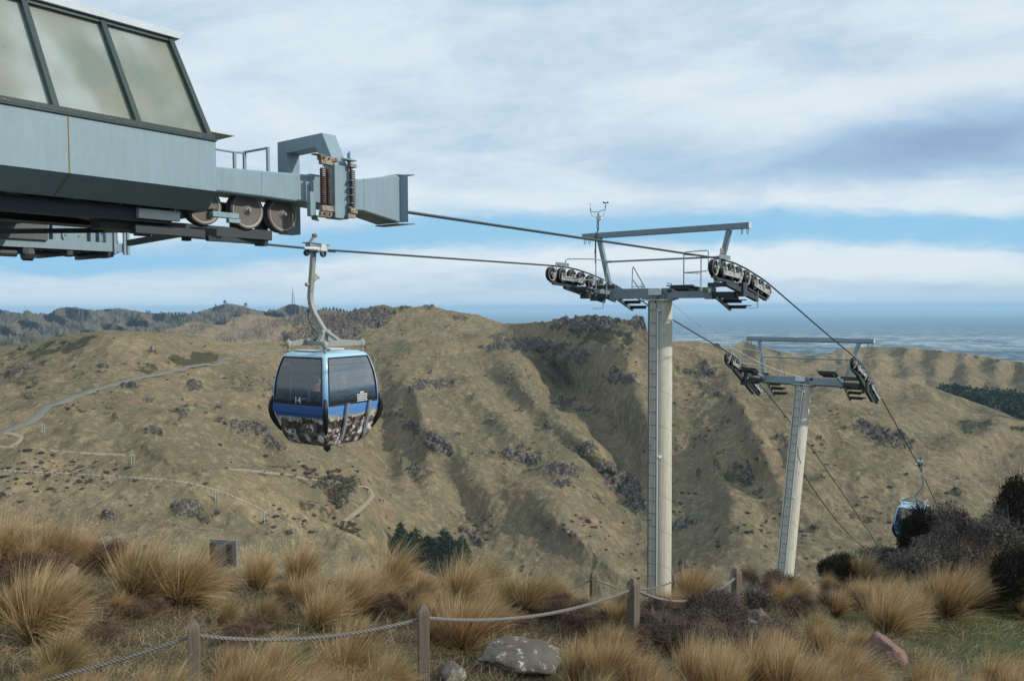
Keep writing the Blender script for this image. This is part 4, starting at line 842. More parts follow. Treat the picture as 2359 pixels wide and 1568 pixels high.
# farther ridges on the right
TB=tps([(x,y,math.log(d)) for x,y,d in [(1700,820,1000),(1800,830,980),(1938,838,930),(2009,852,900),(2115,883,850),(2203,909,800),(2359,971,720),(2500,1020,680),(1690,890,800),(1865,960,690),(1982,985,640),(2159,1085,550),(2359,1220,470),(2500,1310,450),(2100,960,720),(2300,1060,620)]])
sheet('hillside',np.arange(1640,2500,3.2),[(1640,800),(1700,822),(1800,832),(1860,836),(1938,838),(1975,842),(2009,852),(2060,868),(2115,883),(2203,909),(2280,938),(2359,971),(2500,1025)],[(1640,870),(1714,890),(1865,965),(1982,990),(2159,1092),(2359,1226),(2500,1320)],90,lambda X,Y:np.exp(TB(np.stack([X,Y],-1)))*(1-.02*np.sin(X/40+Y/22)),'ridge2',mat=M['hill'])
TC=tps([(x,y,math.log(d)) for x,y,d in [(1480,800,1450),(1713,790,1350),(1762,799,1300),(1877,819,1250),(1929,808,1300),(2009,797,1350),(2100,800,1300),(2359,834,1150),(2500,850,1100),(1480,900,1150),(1714,900,1050),(1938,900,1000),(2115,940,930),(2359,1020,820),(2500,1060,780),(1900,860,1130),(2200,900,1020)]])
sheet('hillside',np.arange(1480,2500,3.2),[(1480,800),(1560,792),(1660,806),(1690,800),(1700,790),(1713,784),(1727,789),(1745,797),(1762,799),(1800,810),(1840,816),(1877,819),(1905,815),(1929,808),(1965,800),(2009,797),(2060,798),(2100,800),(2200,811),(2359,834),(2500,852)],[(1480,900),(1714,900),(1938,905),(2115,950),(2359,1030),(2500,1080)],70,lambda X,Y:np.exp(TC(np.stack([X,Y],-1)))*(1-.018*np.sin(X/23+Y/13)-.012*np.sin(X/11)),'ridge3',mat=M['hill_c'] if 'hill_c' in M else M['hill'])
# dark wood in the side valley and scrub on it are separate; far hills to the left
def lin(y0,d0,y1,d1): return lambda X,Y: d0+(np.clip(Y,y0,y1)-y0)/(y1-y0)*(d1-d0)
topD=[(-150,702),(-80,706),(0,711),(29,719),(70,722),(110,723),(125,716),(138,709),(150,706),(163,708),(176,711),(200,712),(220,714),(245,712),(275,710),(300,714),(331,719),(404,725),(441,723),(470,714),(496,706),(515,700),(533,699),(560,705),(588,713),(624,719),(640,712),(654,705),(665,701),(676,700),(698,705),(731,714),(770,716),(808,719),(880,723),(960,728)]
sheet('far_hills',np.arange(-150,960,2.6),topD,[(-150,830),(960,830)],60,lambda X,Y:lin(700,3600,830,1500)(X,Y)*(1-.06*np.sin(X/37+Y/9)-.03*np.sin(X/14-Y/6)),'far',mat=M['hill_far'],amp=4,gain=3)
topD2=[(120,812),(200,800),(280,792),(330,778),(380,765),(410,752),(430,743),(446,740),(470,744),(514,748),(540,732),(560,725),(588,721),(610,726),(640,731),(680,729),(720,727),(760,733),(820,738),(900,742)]
sheet('far_hills',np.arange(120,900,2.6),topD2,[(120,830),(900,830)],50,lambda X,Y:lin(720,1900,830,1000)(X,Y)*(1-.03*np.sin(X/27+Y/9)),'far2',mat=M['hill_mid'],amp=2,gain=2)
# ------------------------------------------------------------- the plain with the city
m,nt=newmat('plain'); o=nt.co; s=nt.sep(o); dist=nt.vmath('LENGTH',o); L=nt.new('ShaderNodeVectorMath',operation='LENGTH'); nt.set(L.inputs[0],o); dist=L.outputs['Value']
band=nt.noise(o,.00022,4,.6); f=nt.mix(nt.ramp(band,.35,.65),(.022,.042,.05),(.06,.08,.075)); f=nt.mix(nt.ramp(nt.noise(o,.0012,4,.6),.45,.6,0,.6),f,(.03,.05,.04))
city=nt.math('MULTIPLY',nt.ramp(dist,4500,6500),nt.ramp(dist,21000,13500)); cn=nt.noise(o,.00055,4,.6)
sp=nt.vor(o,.009,out=1); spx=nt.sep(sp)[0]; c1=nt.ramp(nt.math('ADD',spx,nt.math('MULTIPLY',cn,.9)),1.02,1.14); big=nt.math('MULTIPLY',nt.ramp(dist,8600,9800),nt.ramp(dist,14000,12400)); spb=nt.sep(nt.vor(o,.0045,out=1))[1]; c2=nt.math('MULTIPLY',big,nt.ramp(nt.math('ADD',spb,nt.math('MULTIPLY',cn,1.1)),1.0,1.12))
cc=nt.mix(nt.math('MULTIPLY',nt.math('MULTIPLY',c1,city),.7),f,(.36,.38,.38)); cc=nt.mix(nt.math('MULTIPLY',c2,.5),cc,(.62,.64,.65))
tr_=nt.vor(o,.02,out=1); cc=nt.mix(nt.math('MULTIPLY',city,nt.ramp(nt.sep(tr_)[0],.5,.6,0,.55)),cc,(.02,.035,.03))
nt.set(nt.b.inputs['Base Color'],cc); nt.b.inputs['Roughness'].default_value=1; nt.b.inputs['Specular IOR Level'].default_value=0
rr=np.r_[500,1500,3000,6000,10000,16000,25000,40000,68000]; an=np.linspace(0,2*PI,97)[:-1]
V=[(r*math.cos(a),r*math.sin(a),-440) for r in rr for a in an]; Fq=[(i*96+k,i*96+(k+1)%96,(i+1)*96+(k+1)%96,(i+1)*96+k) for i in range(len(rr)-1) for k in range(96)]
o_=np_mesh('plain',V,Fq,m); o_['kind']='structure'
# low far-off range on the horizon
b=MB(); rngp=np.random.default_rng(8); xs_=np.linspace(-8000,62000,90); hh=[60+150*max(0,pnoise(np.array([[x/9000,.3,.7]]))[0]+.35) for x in xs_]
vs=[];
for x,h in zip(xs_,hh): vs+=[(x,52000-x*.25,-440),(x,54000-x*.25,-440+h),(x,58000-x*.25,-440)]
b.add(vs,[(3*i+k,3*i+k+1,3*i+k+4,3*i+k+3) for i in range(89) for k in (0,1)]); o_=b.build('far_range',M['hill_far']); o_['kind']='structure'
# ------------------------------------------------------------- road and tracks laid on the hillside
M['road']=paint('asphalt',(.155,.155,.138),.9,sc=.2,streak=False); M['gravel']=paint('gravel',(.25,.215,.155),.95,sc=.3,streak=False)
def whichsurf(x,y): 
    yl=np.interp(x,LS[:,0],LS[:,1]) if x<1140 else 9999
    return 'spur' if y>yl+.5 else 'main'
def strip(name,px,width,mat,lab=None,sf=None,n=160,lift=.6,kind='structure'):
    P2,_=resample([(x,y,0) for x,y in px],4.0); V=[];
    pos=[]
    for x,y,_ in P2:
        p=surf(sf or whichsurf(x,y),x,y,0)
        if p is not None: pos.append(p)
    pos=np.array(pos); 
    for _ in range(3): pos[1:-1]=(pos[:-2]+pos[1:-1]*2+pos[2:])/4
    T_=np.gradient(pos,axis=0); S_=np.cross(T_,[0,0,1.]); S_/=np.linalg.norm(S_,axis=1)[:,None]
    w=width if hasattr(width,'__len__') else [width,width]; ww=np.linspace(w[0],w[1],len(pos))[:,None]
    up=np.array([0,0,lift]); A=pos+S_*ww/2+up; Bq=pos-S_*ww/2+up
    A2=pos+S_*(ww/2+1.0)+up*-1.5; B2=pos-S_*(ww/2+1.0)+up*-1.5
    V=np.stack([A2,A,Bq,B2],1).reshape(-1,3); i=np.arange(len(pos)-1)[:,None]*4+np.arange(3)[None,:]; Fq=np.stack([i,i+1,i+5,i+4],-1).reshape(-1,4)
    o=np_mesh(name,V,Fq,mat); o['kind']=kind; return o
strip('road',[(-60,1020),(0,998),(30,985),(60,972),(85,958),(95,945),(105,937),(125,930),(145,924),(180,910),(215,898),(260,885),(320,868),(370,860),(405,852),(450,843),(500,832),(540,823),(580,814),(620,809),(660,806)],[4.6,2.4],M['road'],lift=.45)
strip('track',[(860,795),(920,784),(1000,769),(1060,761),(1120,756),(1160,751)],1.8,M['road'],lift=.5)
strip('track',[(848,1122),(856,1132),(852,1146),(838,1160),(815,1180),(795,1195),(782,1205),(772,1213),(770,1222),(776,1230)],1.7,M['gravel'],sf='main',lift=.5)
strip('track',[(520,1078),(600,1085),(660,1092),(700,1100),(760,1110),(810,1116),(848,1122)],1.0,M['gravel'],sf='main',lift=.4)
strip('track',[(0,1028),(60,1032),(140,1038),(220,1044),(290,1047)],.7,M['gravel'],lift=.35)
strip('track',[(20,1030),(45,1015),(52,1005),(30,997),(5,997)],1.2,M['gravel'],lift=.35)
# ============================================================= FOREGROUND SLOPE
gp=[(0,1568,6.8),(600,1568,6.9),(1180,1568,7),(1800,1568,7.2),(2359,1568,7.4),(-700,1568,6.8),(3100,1568,7.6),(0,1800,4.6),(1180,1800,4.7),(2359,1800,4.9),
(0,1440,9),(600,1430,9.3),(1180,1440,9.2),(1500,1440,9.4),(2000,1480,9.1),(2359,1450,9.8),(-600,1420,9.2),(3000,1420,10),
(0,1275,14.6),(300,1310,14.2),(600,1330,13.8),(900,1352,13.4),(1180,1382,13),(1500,1392,13),(1700,1388,13.2),(1900,1362,13.8),(2100,1322,14.4),(2359,1290,15),(-600,1240,15),(3000,1250,16)]
G=[]
for x,y,d in gp: p=at(x,y,d); G.append((p[0],p[1],p[2]))
for sx_ in (-1.0,-.6,-.3,0,.3,.6,1.0):
    for Yd,z in ((19,-7.6),(24,-10.2),(36,-17.5),(60,-33),(110,-72)): G.append((sx_*Yd,Yd,z-(1.0 if abs(sx_)<.5 else .2)))
GT=tps(G)
def gz(X,Y):
    X=np.asarray(X,float);Y=np.asarray(Y,float); z=GT(np.stack([X,Y],-1)); p=np.stack([X,Y,X*0],-1).reshape(-1,3)
    return z+(pnoise(p*.55)*.10+pnoise(p*1.7)*.04).reshape(X.shape)
sS=np.linspace(-1.15,1.15,260); YY=2.5*(110/2.5)**np.linspace(0,1,300); SX,SY=np.meshgrid(sS,YY); XX=SX*SY; Zg=gz(XX,SY)
V=np.stack([XX,SY,Zg],-1).reshape(-1,3); i=np.arange(299)[:,None]*260+np.arange(259)[None,:]; Fq=np.stack([i,i+1,i+261,i+260],-1).reshape(-1,4)
m,nt=newmat('grassy_ground'); o=nt.co; n=nt.noise(o,.8,5,.6); n2=nt.noise(o,9,5,.7); n3=nt.noise(o,30,3)
s_=nt.sep(o); gr=nt.ramp(nt.math('ADD',s_[0],nt.math('MULTIPLY',n,4)),5,8)
c=nt.mix(n2,(.06,.05,.025),(.2,.16,.085)); c=nt.mix(nt.ramp(n,.5,.66),c,nt.mix(n2,(.03,.045,.012),(.10,.13,.04))); c=nt.mix(nt.math('MULTIPLY',gr,.75),c,nt.mix(n2,(.02,.04,.01),(.09,.13,.03))); c=nt.mix(nt.ramp(n3,.45,.7,.0,.5),c,(.04,.03,.015))
nt.set(nt.b.inputs['Base Color'],c); nt.b.inputs['Roughness'].default_value=1; bump(nt,nt.math('ADD',n2,n3),.05,1)
g_=np_mesh('ground',V,Fq,m); g_['kind']='structure'
def gpt(x,y):    # where the sight line meets the slope
    d=5.0; r=ray(x,y)
    ds=np.arange(3.5,26,.04); P_=r[None,:]*ds[:,None]; z=gz(P_[:,0],P_[:,1]); k=np.argmax(P_[:,2]<z)
    if P_[k,2]>=z[k]:
        k=int(np.argmin(np.abs(P_[:,2]-z)[ds<15.5]))
    p=P_[k].copy(); p[2]=z[k]; return p
# ---- blades
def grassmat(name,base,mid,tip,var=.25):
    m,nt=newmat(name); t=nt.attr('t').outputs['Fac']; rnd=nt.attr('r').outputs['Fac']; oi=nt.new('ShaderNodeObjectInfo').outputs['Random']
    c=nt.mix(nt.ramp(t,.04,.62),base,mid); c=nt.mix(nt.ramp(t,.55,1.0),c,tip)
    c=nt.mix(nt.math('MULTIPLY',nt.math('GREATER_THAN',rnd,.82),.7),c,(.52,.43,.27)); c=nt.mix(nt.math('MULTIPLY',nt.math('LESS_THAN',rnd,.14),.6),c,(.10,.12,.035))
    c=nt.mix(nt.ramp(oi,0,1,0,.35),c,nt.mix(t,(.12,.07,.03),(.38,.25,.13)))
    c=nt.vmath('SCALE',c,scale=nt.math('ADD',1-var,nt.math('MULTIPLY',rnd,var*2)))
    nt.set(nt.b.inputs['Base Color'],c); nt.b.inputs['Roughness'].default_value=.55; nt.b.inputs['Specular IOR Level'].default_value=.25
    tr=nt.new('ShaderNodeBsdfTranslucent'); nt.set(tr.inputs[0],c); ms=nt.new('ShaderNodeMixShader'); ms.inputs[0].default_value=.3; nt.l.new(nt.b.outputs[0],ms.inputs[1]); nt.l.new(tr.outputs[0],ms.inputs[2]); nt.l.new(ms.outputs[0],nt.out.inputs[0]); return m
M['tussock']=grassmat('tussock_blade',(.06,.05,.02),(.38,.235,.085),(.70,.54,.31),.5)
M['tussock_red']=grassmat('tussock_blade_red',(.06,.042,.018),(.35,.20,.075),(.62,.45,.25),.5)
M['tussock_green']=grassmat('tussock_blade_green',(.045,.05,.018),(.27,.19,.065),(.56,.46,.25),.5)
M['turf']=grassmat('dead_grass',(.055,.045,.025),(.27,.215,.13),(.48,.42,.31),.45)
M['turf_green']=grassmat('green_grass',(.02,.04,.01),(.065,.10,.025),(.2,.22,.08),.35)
def blades(n,root,dirs,length,width,curve,wind,segs=5,rg=rng,grav=.55):
    # root (n,3); dirs (n,3) start direction; grow with bending toward wind+gravity
    P=root.copy(); d=dirs/np.linalg.norm(dirs,axis=1)[:,None]; pts=[P.copy()]; st=length/segs
    for k in range(segs):
        d=d+(np.array(wind)[None,:]*curve[:,None]+np.array([0,0,-1.])*curve[:,None]*grav*(k/segs))*(1.6/segs); d/=np.linalg.norm(d,axis=1)[:,None]; P=P+d*st[:,None]; pts.append(P.copy())
    pts=np.stack(pts,1); side=np.cross(dirs,rg.normal(size=(n,3))); side/=np.linalg.norm(side,axis=1)[:,None]+1e-9
    tt=np.linspace(0,1,segs+1); w=(width[:,None]*(1-.85*tt**1.5)[None,:])[...,None]/2
    A=pts-side[:,None,:]*w; B=pts+side[:,None,:]*w; V=np.stack([A,B],2).reshape(-1,3)
    base=(np.arange(n)*(segs+1)*2)[:,None]+np.arange(segs)[None,:]*2; Fq=np.stack([base,base+1,base+3,base+2],-1).reshape(-1,4)
    t=np.repeat(np.tile(tt,n),2); r=np.repeat(rg.random(n),(segs+1)*2); return V,Fq,t,r
WIND=(1.0,-.10,.0)
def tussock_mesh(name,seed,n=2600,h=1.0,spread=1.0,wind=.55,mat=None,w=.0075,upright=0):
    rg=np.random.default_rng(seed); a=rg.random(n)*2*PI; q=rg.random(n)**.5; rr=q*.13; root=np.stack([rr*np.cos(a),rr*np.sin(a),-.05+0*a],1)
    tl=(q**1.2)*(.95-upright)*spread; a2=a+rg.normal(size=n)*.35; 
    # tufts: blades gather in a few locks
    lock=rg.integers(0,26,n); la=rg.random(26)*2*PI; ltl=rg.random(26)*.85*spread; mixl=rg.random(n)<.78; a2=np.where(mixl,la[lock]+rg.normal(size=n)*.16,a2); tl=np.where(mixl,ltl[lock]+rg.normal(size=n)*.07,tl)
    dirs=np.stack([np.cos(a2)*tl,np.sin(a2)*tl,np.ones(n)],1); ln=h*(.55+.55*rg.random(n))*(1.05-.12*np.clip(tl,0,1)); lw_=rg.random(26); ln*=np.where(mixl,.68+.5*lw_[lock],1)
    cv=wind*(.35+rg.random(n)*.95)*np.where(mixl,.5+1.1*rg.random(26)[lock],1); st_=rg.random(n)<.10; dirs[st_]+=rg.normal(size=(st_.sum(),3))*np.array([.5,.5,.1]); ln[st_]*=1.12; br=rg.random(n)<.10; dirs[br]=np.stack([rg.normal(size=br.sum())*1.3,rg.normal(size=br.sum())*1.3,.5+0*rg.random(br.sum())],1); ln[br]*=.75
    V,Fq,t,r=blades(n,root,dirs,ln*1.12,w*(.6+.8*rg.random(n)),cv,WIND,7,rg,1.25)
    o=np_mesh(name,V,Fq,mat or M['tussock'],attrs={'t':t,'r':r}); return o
protos=[]
for k,(mt,wd,sp,up) in enumerate([('tussock',.5,1.1,0),('tussock',.8,1.0,0),('tussock',.3,.8,.2),('tussock_green',.55,1.15,0),('tussock',1.0,.9,.05),('tussock_red',.3,.85,.2),('tussock_red',.5,.8,.15),('tussock_red',.2,.6,.3)]):
    o=tussock_mesh('tussock',50+k,2600,1.0,sp,wd,M[mt],upright=up); protos.append(o)
# px base centre, px base y, px height, proto, words
TUS=[(10,1310,140,0,'pale tussock at the left edge on the skyline'),(105,1315,130,1,'pale gold tussock on the skyline beside the left edge one'),(165,1318,110,2,'thin fair tussock on the skyline left of the brown scrub'),(325,1395,160,3,'tall olive and straw tussock left of the big rounded one'),(430,1392,150,1,'big rounded golden tussock swept right below the grey panel'),(592,1360,98,2,'small fan of pale tussock right of the grey panel'),(690,1350,105,2,'upright tussock with a dark core behind the slope'),
(905,1362,118,1,'bright golden tussock standing out against the pale spur'),(860,1415,105,6,'brownish tussock behind the big one above the rope'),(1060,1395,120,0,'pale tussock in front of the pine stand'),(1112,1372,110,3,'green-gold tussock against the pine stand'),(1165,1405,90,3,'dark olive tussock beside the half hidden post'),(1225,1412,112,1,'rounded golden tussock left of the far rope post'),
(95,1475,185,1,'large golden tussock at the left with dark base'),(60,1440,130,6,'brown drooping tussock at the left edge'),(140,1560,125,3,'green stemmed tussock behind the lower left rope'),(745,1455,115,0,'spreading straw tussock behind the rope between the posts'),(800,1430,120,6,'broad tan tussock behind the rope'),(700,1400,80,2,'small tussock with fine stems'),
(1065,1495,130,5,'orange tussock right of the middle post'),(1120,1470,100,6,'ochre tussock behind the sagging rope'),(1435,1455,90,3,'olive tussock between the two square posts'),(800,1585,150,0,'big wind-blown tussock in front of the rope'),(890,1610,120,1,'straw tussock beside the middle post base'),(700,1620,130,4,'low wide tussock at the bottom edge'),(560,1640,145,6,'orange tussock at the bottom right of the first post'),(620,1650,150,4,'pale tussock at the bottom left of centre'),
(385,1650,120,3,'tan tussock just left of the first post'),(500,1660,120,6,'brown tussock just right of the first post'),(1330,1590,125,5,'rust coloured tussock right of the flat rock'),(1400,1600,140,5,'tall rust tussock below the bush'),(1470,1620,110,6,'tawny tussock at the bottom'),(1260,1690,90,1,'straw tussock in front of the flat rock'),(1130,1690,80,4,'low straw tussock at the bottom of the rock'),
(1590,1610,130,7,'reddish tussock below the dark bush'),(1660,1640,150,7,'tall thin reddish tussock at the bottom'),(1740,1600,140,5,'rusty tussock under the round boulder'),(1810,1630,150,7,'thin rusty tussock at the bottom right'),(1890,1650,120,6,'tawny tussock at the bottom edge on the right'),(1975,1670,110,5,'tan tussock below the reddish rock'),
(1590,1385,98,5,'red-brown tussock beside the tower foot'),(2045,1465,120,0,'large pale-fringed tussock on the right'),(2105,1440,90,2,'small tussock leaning on the large right one'),(2185,1420,120,5,'tall brown tussock on the right with pale fringe'),(2230,1400,105,6,'bushy brown tussock near the dark shrub'),(1975,1510,75,0,'low pale tussock left of the reddish rock'),(1875,1470,70,3,'small green tussock right of the boulder'),(1925,1420,65,6,'low brown tussock on the right slope'),
(1990,1345,75,1,'skyline tussock left of the half hidden cabin'),(1900,1370,50,6,'small brown tussock left on the right skyline'),(2060,1355,60,0,'low skyline tussock in front of the far cabin'),(2140,1345,85,1,'golden skyline tussock below the purple scrub'),(2225,1335,100,5,'brown skyline tussock at the right'),(2290,1340,90,6,'brown tussock in front of the big dark shrub'),(2340,1300,85,1,'pale tussock at the right edge by the dark shrub'),
(2060,1385,70,4,'wide low tussock on the right slope'),(2130,1400,80,1,'golden mid slope tussock on the right'),(1320,1440,70,6,'brown tussock low behind the far post'),(960,1430,80,4,'low tan tussock above the middle post'),(300,1330,80,2,'small skyline tussock left of the tall olive one'),(1790,1400,60,6,'brown tuft right of the last near post'),(1690,1400,50,6,'brown tuft behind the last near post'),(1400,1440,60,5,'brown tuft at the foot of the slim far post'),
(1340,1550,70,4,'straw tuft on the right of the flat rock'),(290,1650,90,4,'low dull tuft at the bottom left'),(200,1680,120,6,'brown tuft at the bottom left edge'),(2250,1650,90,7,'thin brown tuft at the bottom right'),(2330,1640,100,7,'thin brown tuft at the bottom right corner'),(2150,1680,110,7,'thin tan tuft below the green patch'),(40,1640,90,4,'dull tuft in the bottom left corner'),(520,1440,70,4,'grey-straw tuft below the big rounded tussock'),(610,1440,75,3,'grey-green tuft right of the big rounded tussock')]
used=set(); rt=random.Random(3)
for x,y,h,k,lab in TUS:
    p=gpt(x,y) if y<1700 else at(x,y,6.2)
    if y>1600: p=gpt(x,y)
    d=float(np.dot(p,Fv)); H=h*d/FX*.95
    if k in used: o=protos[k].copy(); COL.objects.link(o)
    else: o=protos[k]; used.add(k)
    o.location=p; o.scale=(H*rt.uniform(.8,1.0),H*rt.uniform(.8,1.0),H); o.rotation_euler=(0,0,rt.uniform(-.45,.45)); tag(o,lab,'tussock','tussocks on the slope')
rt2=random.Random(12); fill=[]; occ=[(t[0],t[1]) for t in TUS]
zones=[(-40,300,'at the left edge'),(300,460,'left of the first post'),(460,720,'right of the first post'),(720,960,'left of the middle post'),(960,1180,'right of the middle post'),(1180,1400,'above the flat rock'),(1400,1700,'around the corner post'),(1700,2000,'left of the reddish rock'),(2000,2380,'on the right slope')]
tries=0
while len(fill)<66 and tries<6000:
    tries+=1; x=rt2.uniform(-30,2380); y=rt2.choice([rt2.uniform(1300,1440),rt2.uniform(1380,1560),rt2.uniform(1560,1680)])
    sky_=np.interp(x,[0,600,1180,1700,2359],[1290,1345,1395,1400,1310])
    if y<sky_ or (x>1980 and 1440<y<1590) or (1030<x<1330 and 1440<y<1690) or (430<x<620 and y<1430) or (120<x<400 and 1420<y<1480) or (500<x<680 and 1430<y<1520) or (1560<x<1760 and 1380<y<1500) or (x<440 and 1440<y<1590) or (2020<x<2120 and y>1470) or (880<x<1000 and y>1480) or (430<x<480 and y>1450): continue
    if min(math.hypot((x-a)*1.0,(y-b_)*1.5) for a,b_ in occ)<50: continue
    occ.append((x,y)); fill.append((x,y))
fill.sort(); cnt={}
ordw=['leftmost','second','third','fourth','fifth','sixth','seventh','eighth','ninth','tenth','eleventh','twelfth']
for x,y in fill:
    zn=[z[2] for z in zones if z[0]<=x<z[1]][0]; row='near the bottom edge' if y>1560 else ('mid slope' if y>1440 else 'towards the crest'); c_=cnt.get((zn,row),0); cnt[(zn,row)]=c_+1
    k=rt2.choice([0,1,3,4,6,6,7] if x<1300 else [3,5,6,6,7,4]); h=rt2.uniform(50,85) if y<1560 else rt2.uniform(75,110)
    if x<450 and y>1560: h*=.7
    p=gpt(x,y); d=float(np.dot(p,Fv)); H=h*d/FX*.95; o=protos[k].copy() if k in used else protos[k]
    if k in used: COL.objects.link(o)
    used.add(k); o.location=p; o.scale=(H*rt2.uniform(.9,1.3),H*rt2.uniform(.9,1.3),H); o.rotation_euler=(0,0,rt2.uniform(-.5,.5)); tag(o,f"{ordw[c_]} low {['straw','golden','','olive','flattened','','brown','thin reddish'][k] or 'rusty'} tuft {row}, {zn}",'tussock','low tufts between the big tussocks')
for k,o in enumerate(protos):
    if k not in used: bpy.data.objects.remove(o)
# ---- short grass between
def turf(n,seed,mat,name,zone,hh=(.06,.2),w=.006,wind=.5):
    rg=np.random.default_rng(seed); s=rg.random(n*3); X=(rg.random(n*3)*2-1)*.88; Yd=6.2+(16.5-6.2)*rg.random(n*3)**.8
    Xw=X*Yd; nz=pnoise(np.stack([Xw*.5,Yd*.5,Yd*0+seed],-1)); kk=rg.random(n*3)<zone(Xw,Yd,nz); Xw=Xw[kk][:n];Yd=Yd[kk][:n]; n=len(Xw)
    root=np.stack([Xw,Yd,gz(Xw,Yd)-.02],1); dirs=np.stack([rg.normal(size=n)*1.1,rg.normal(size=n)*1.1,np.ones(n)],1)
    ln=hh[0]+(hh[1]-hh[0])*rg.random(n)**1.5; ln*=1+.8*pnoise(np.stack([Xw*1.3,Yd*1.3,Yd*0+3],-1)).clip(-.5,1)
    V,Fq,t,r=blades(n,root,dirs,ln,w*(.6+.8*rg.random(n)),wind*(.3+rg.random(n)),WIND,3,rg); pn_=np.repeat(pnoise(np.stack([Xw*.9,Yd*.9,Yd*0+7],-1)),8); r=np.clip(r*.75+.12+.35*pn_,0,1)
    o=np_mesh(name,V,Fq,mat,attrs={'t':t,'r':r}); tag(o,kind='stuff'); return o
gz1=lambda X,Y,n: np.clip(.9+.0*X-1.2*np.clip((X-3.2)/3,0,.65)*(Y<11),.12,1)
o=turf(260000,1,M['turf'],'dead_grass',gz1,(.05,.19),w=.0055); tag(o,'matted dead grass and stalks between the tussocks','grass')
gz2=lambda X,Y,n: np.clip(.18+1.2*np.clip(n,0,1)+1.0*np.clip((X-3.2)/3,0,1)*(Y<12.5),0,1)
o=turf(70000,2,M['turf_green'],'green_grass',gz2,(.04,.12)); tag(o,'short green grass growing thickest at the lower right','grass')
# ---- twiggy scrub
def twigmat(name,a,b_): 
    m,nt=newmat(name); r=nt.attr('r').outputs['Fac']; c=nt.mix(r,a,b_); nt.set(nt.b.inputs['Base Color'],c); nt.b.inputs['Roughness'].default_value=.85; return m
M['twig']=twigmat('purple_twig',(.04,.03,.027),(.15,.118,.10)); M['twig_brown']=twigmat('brown_twig',(.05,.032,.024),(.2,.13,.09)); M['twig_grey']=twigmat('grey_twig',(.05,.045,.042),(.22,.19,.18)); M['leaf']=twigmat('dark_leaf',(.02,.018,.012),(.07,.055,.035)); M['leaf_grey']=twigmat('grey_leaf',(.04,.04,.035),(.15,.14,.12)); M['leaf_black']=twigmat('blackish_leaf',(.008,.009,.006),(.035,.032,.022))
def bush(name,seed,n,nl,mt,ml,flat=.75):
    rg=np.random.default_rng(seed); lobes=np.array([[rg.normal()*.34,rg.normal()*.34,.45+rg.random()*.35,.28+rg.random()*.22] for _ in range(9)])
    j=rg.integers(0,9,n); dr=rg.normal(size=(n,3)); dr/=np.linalg.norm(dr,axis=1)[:,None]; rad_=lobes[j,3]*(.35+.65*rg.random(n)**.5)
    end=lobes[j,:3]+dr*rad_[:,None]; end[:,2]=np.abs(end[:,2])*flat; root=end-dr*.17+rg.normal(size=(n,3))*.07; root[:,2]=np.abs(root[:,2])
    V,Fq,t,r=blades(n,root,(end-root)+rg.normal(size=(n,3))*.09,.16+.2*rg.random(n),.006+.004*rg.random(n),rg.random(n)*.7,(rg.normal(),rg.normal(),.2),4,rg)
    # main stems
    nb=40; e2=lobes[rg.integers(0,9,nb),:3]*np.array([1,1,flat]); V2,F2,t2,r2=blades(nb,rg.normal(size=(nb,3))*np.array([.08,.08,0]),e2,np.linalg.norm(e2,axis=1)*1.05,.02+0*e2[:,0],.1+0*e2[:,0],(0,0,.2),5,rg)
    root_=empty(name); st=np_mesh('stems',np.concatenate([V,V2]),np.concatenate([Fq,F2+len(V)]),mt,root_,attrs={'r':np.r_[r,r2]})
    if nl:
        j=rg.integers(0,9,nl); dr=rg.normal(size=(nl,3)); dr/=np.linalg.norm(dr,axis=1)[:,None]; c=lobes[j,:3]+dr*(lobes[j,3]*(.3+.72*rg.random(nl)**.5))[:,None]; c[:,2]=np.abs(c[:,2])*flat
        a=rg.normal(size=(nl,3)); a/=np.linalg.norm(a,axis=1)[:,None]; b=np.cross(a,rg.normal(size=(nl,3))); b/=np.linalg.norm(b,axis=1)[:,None]; s=(.014+.018*rg.random(nl))[:,None]
        V=np.stack([c-a*s,c-b*s*.45,c+a*s,c+b*s*.45],1).reshape(-1,3); Fq=np.arange(nl*4).reshape(-1,4); np_mesh('foliage',V,Fq,ml,root_,smooth=False,attrs={'r':np.repeat(rg.random(nl),4)})
    return root_
def place_bush(proto,x,y,wpx,hpx,lab,first,rot=0,grp='dark scrub bushes',p=None):
    o=proto if first else copy_tree(proto)
    p=gpt(x,y) if p is None else p; d=float(np.dot(p,Fv)); o.location=p; o.scale=(wpx*d/FX/1.5,wpx*d/FX/1.5,hpx*d/FX/.85); o.rotation_euler=(0,0,rot); tag(o,lab,'bush',grp); return o
bA=bush('scrub_bush',21,9000,2500,M['twig'],M['leaf']); bB=bush('scrub_bush',22,7000,14000,M['twig_grey'],M['leaf_grey']); bC=bush('scrub_bush',23,9000,12000,M['leaf_black'],M['leaf_black']); bD=bush('scrub_bush',24,7000,800,M['twig_brown'],M['leaf'])
place_bush(bA,1665,1475,190,105,'purplish twiggy bush in front of the last two rope posts',True)
place_bush(bA,1560,1500,190,90,'lower purple-brown bush left of the big twiggy one',False,1.3)
place_bush(bA,1690,1510,200,80,'dull twiggy bush against the round boulder',False,2.6)
place_bush(bD,232,1320,120,75,'brown twiggy bush on the left skyline',True)
place_bush(bD,80,1345,150,70,'dry brown scrub below the left skyline tussocks',False,2)
place_bush(bD,905,1425,90,60,'small purple-brown bush right of the tan tussock',False,3.1)
place_bush(bD,1300,1430,110,60,'brown scrub left of the slim far post',False,1.2)
place_bush(bD,1350,1460,110,60,'brown scrub below the slim far post',False,4.2)
place_bush(bD,1790,1375,110,60,'brown scrub at the foot of the leaning tower',False,5.2)
place_bush(bD,1460,1510,100,60,'brown scrub below the square post',False,.2)
place_bush(bB,2180,1325,120,135,'grey-purple scrub in front of the far cabin',True)
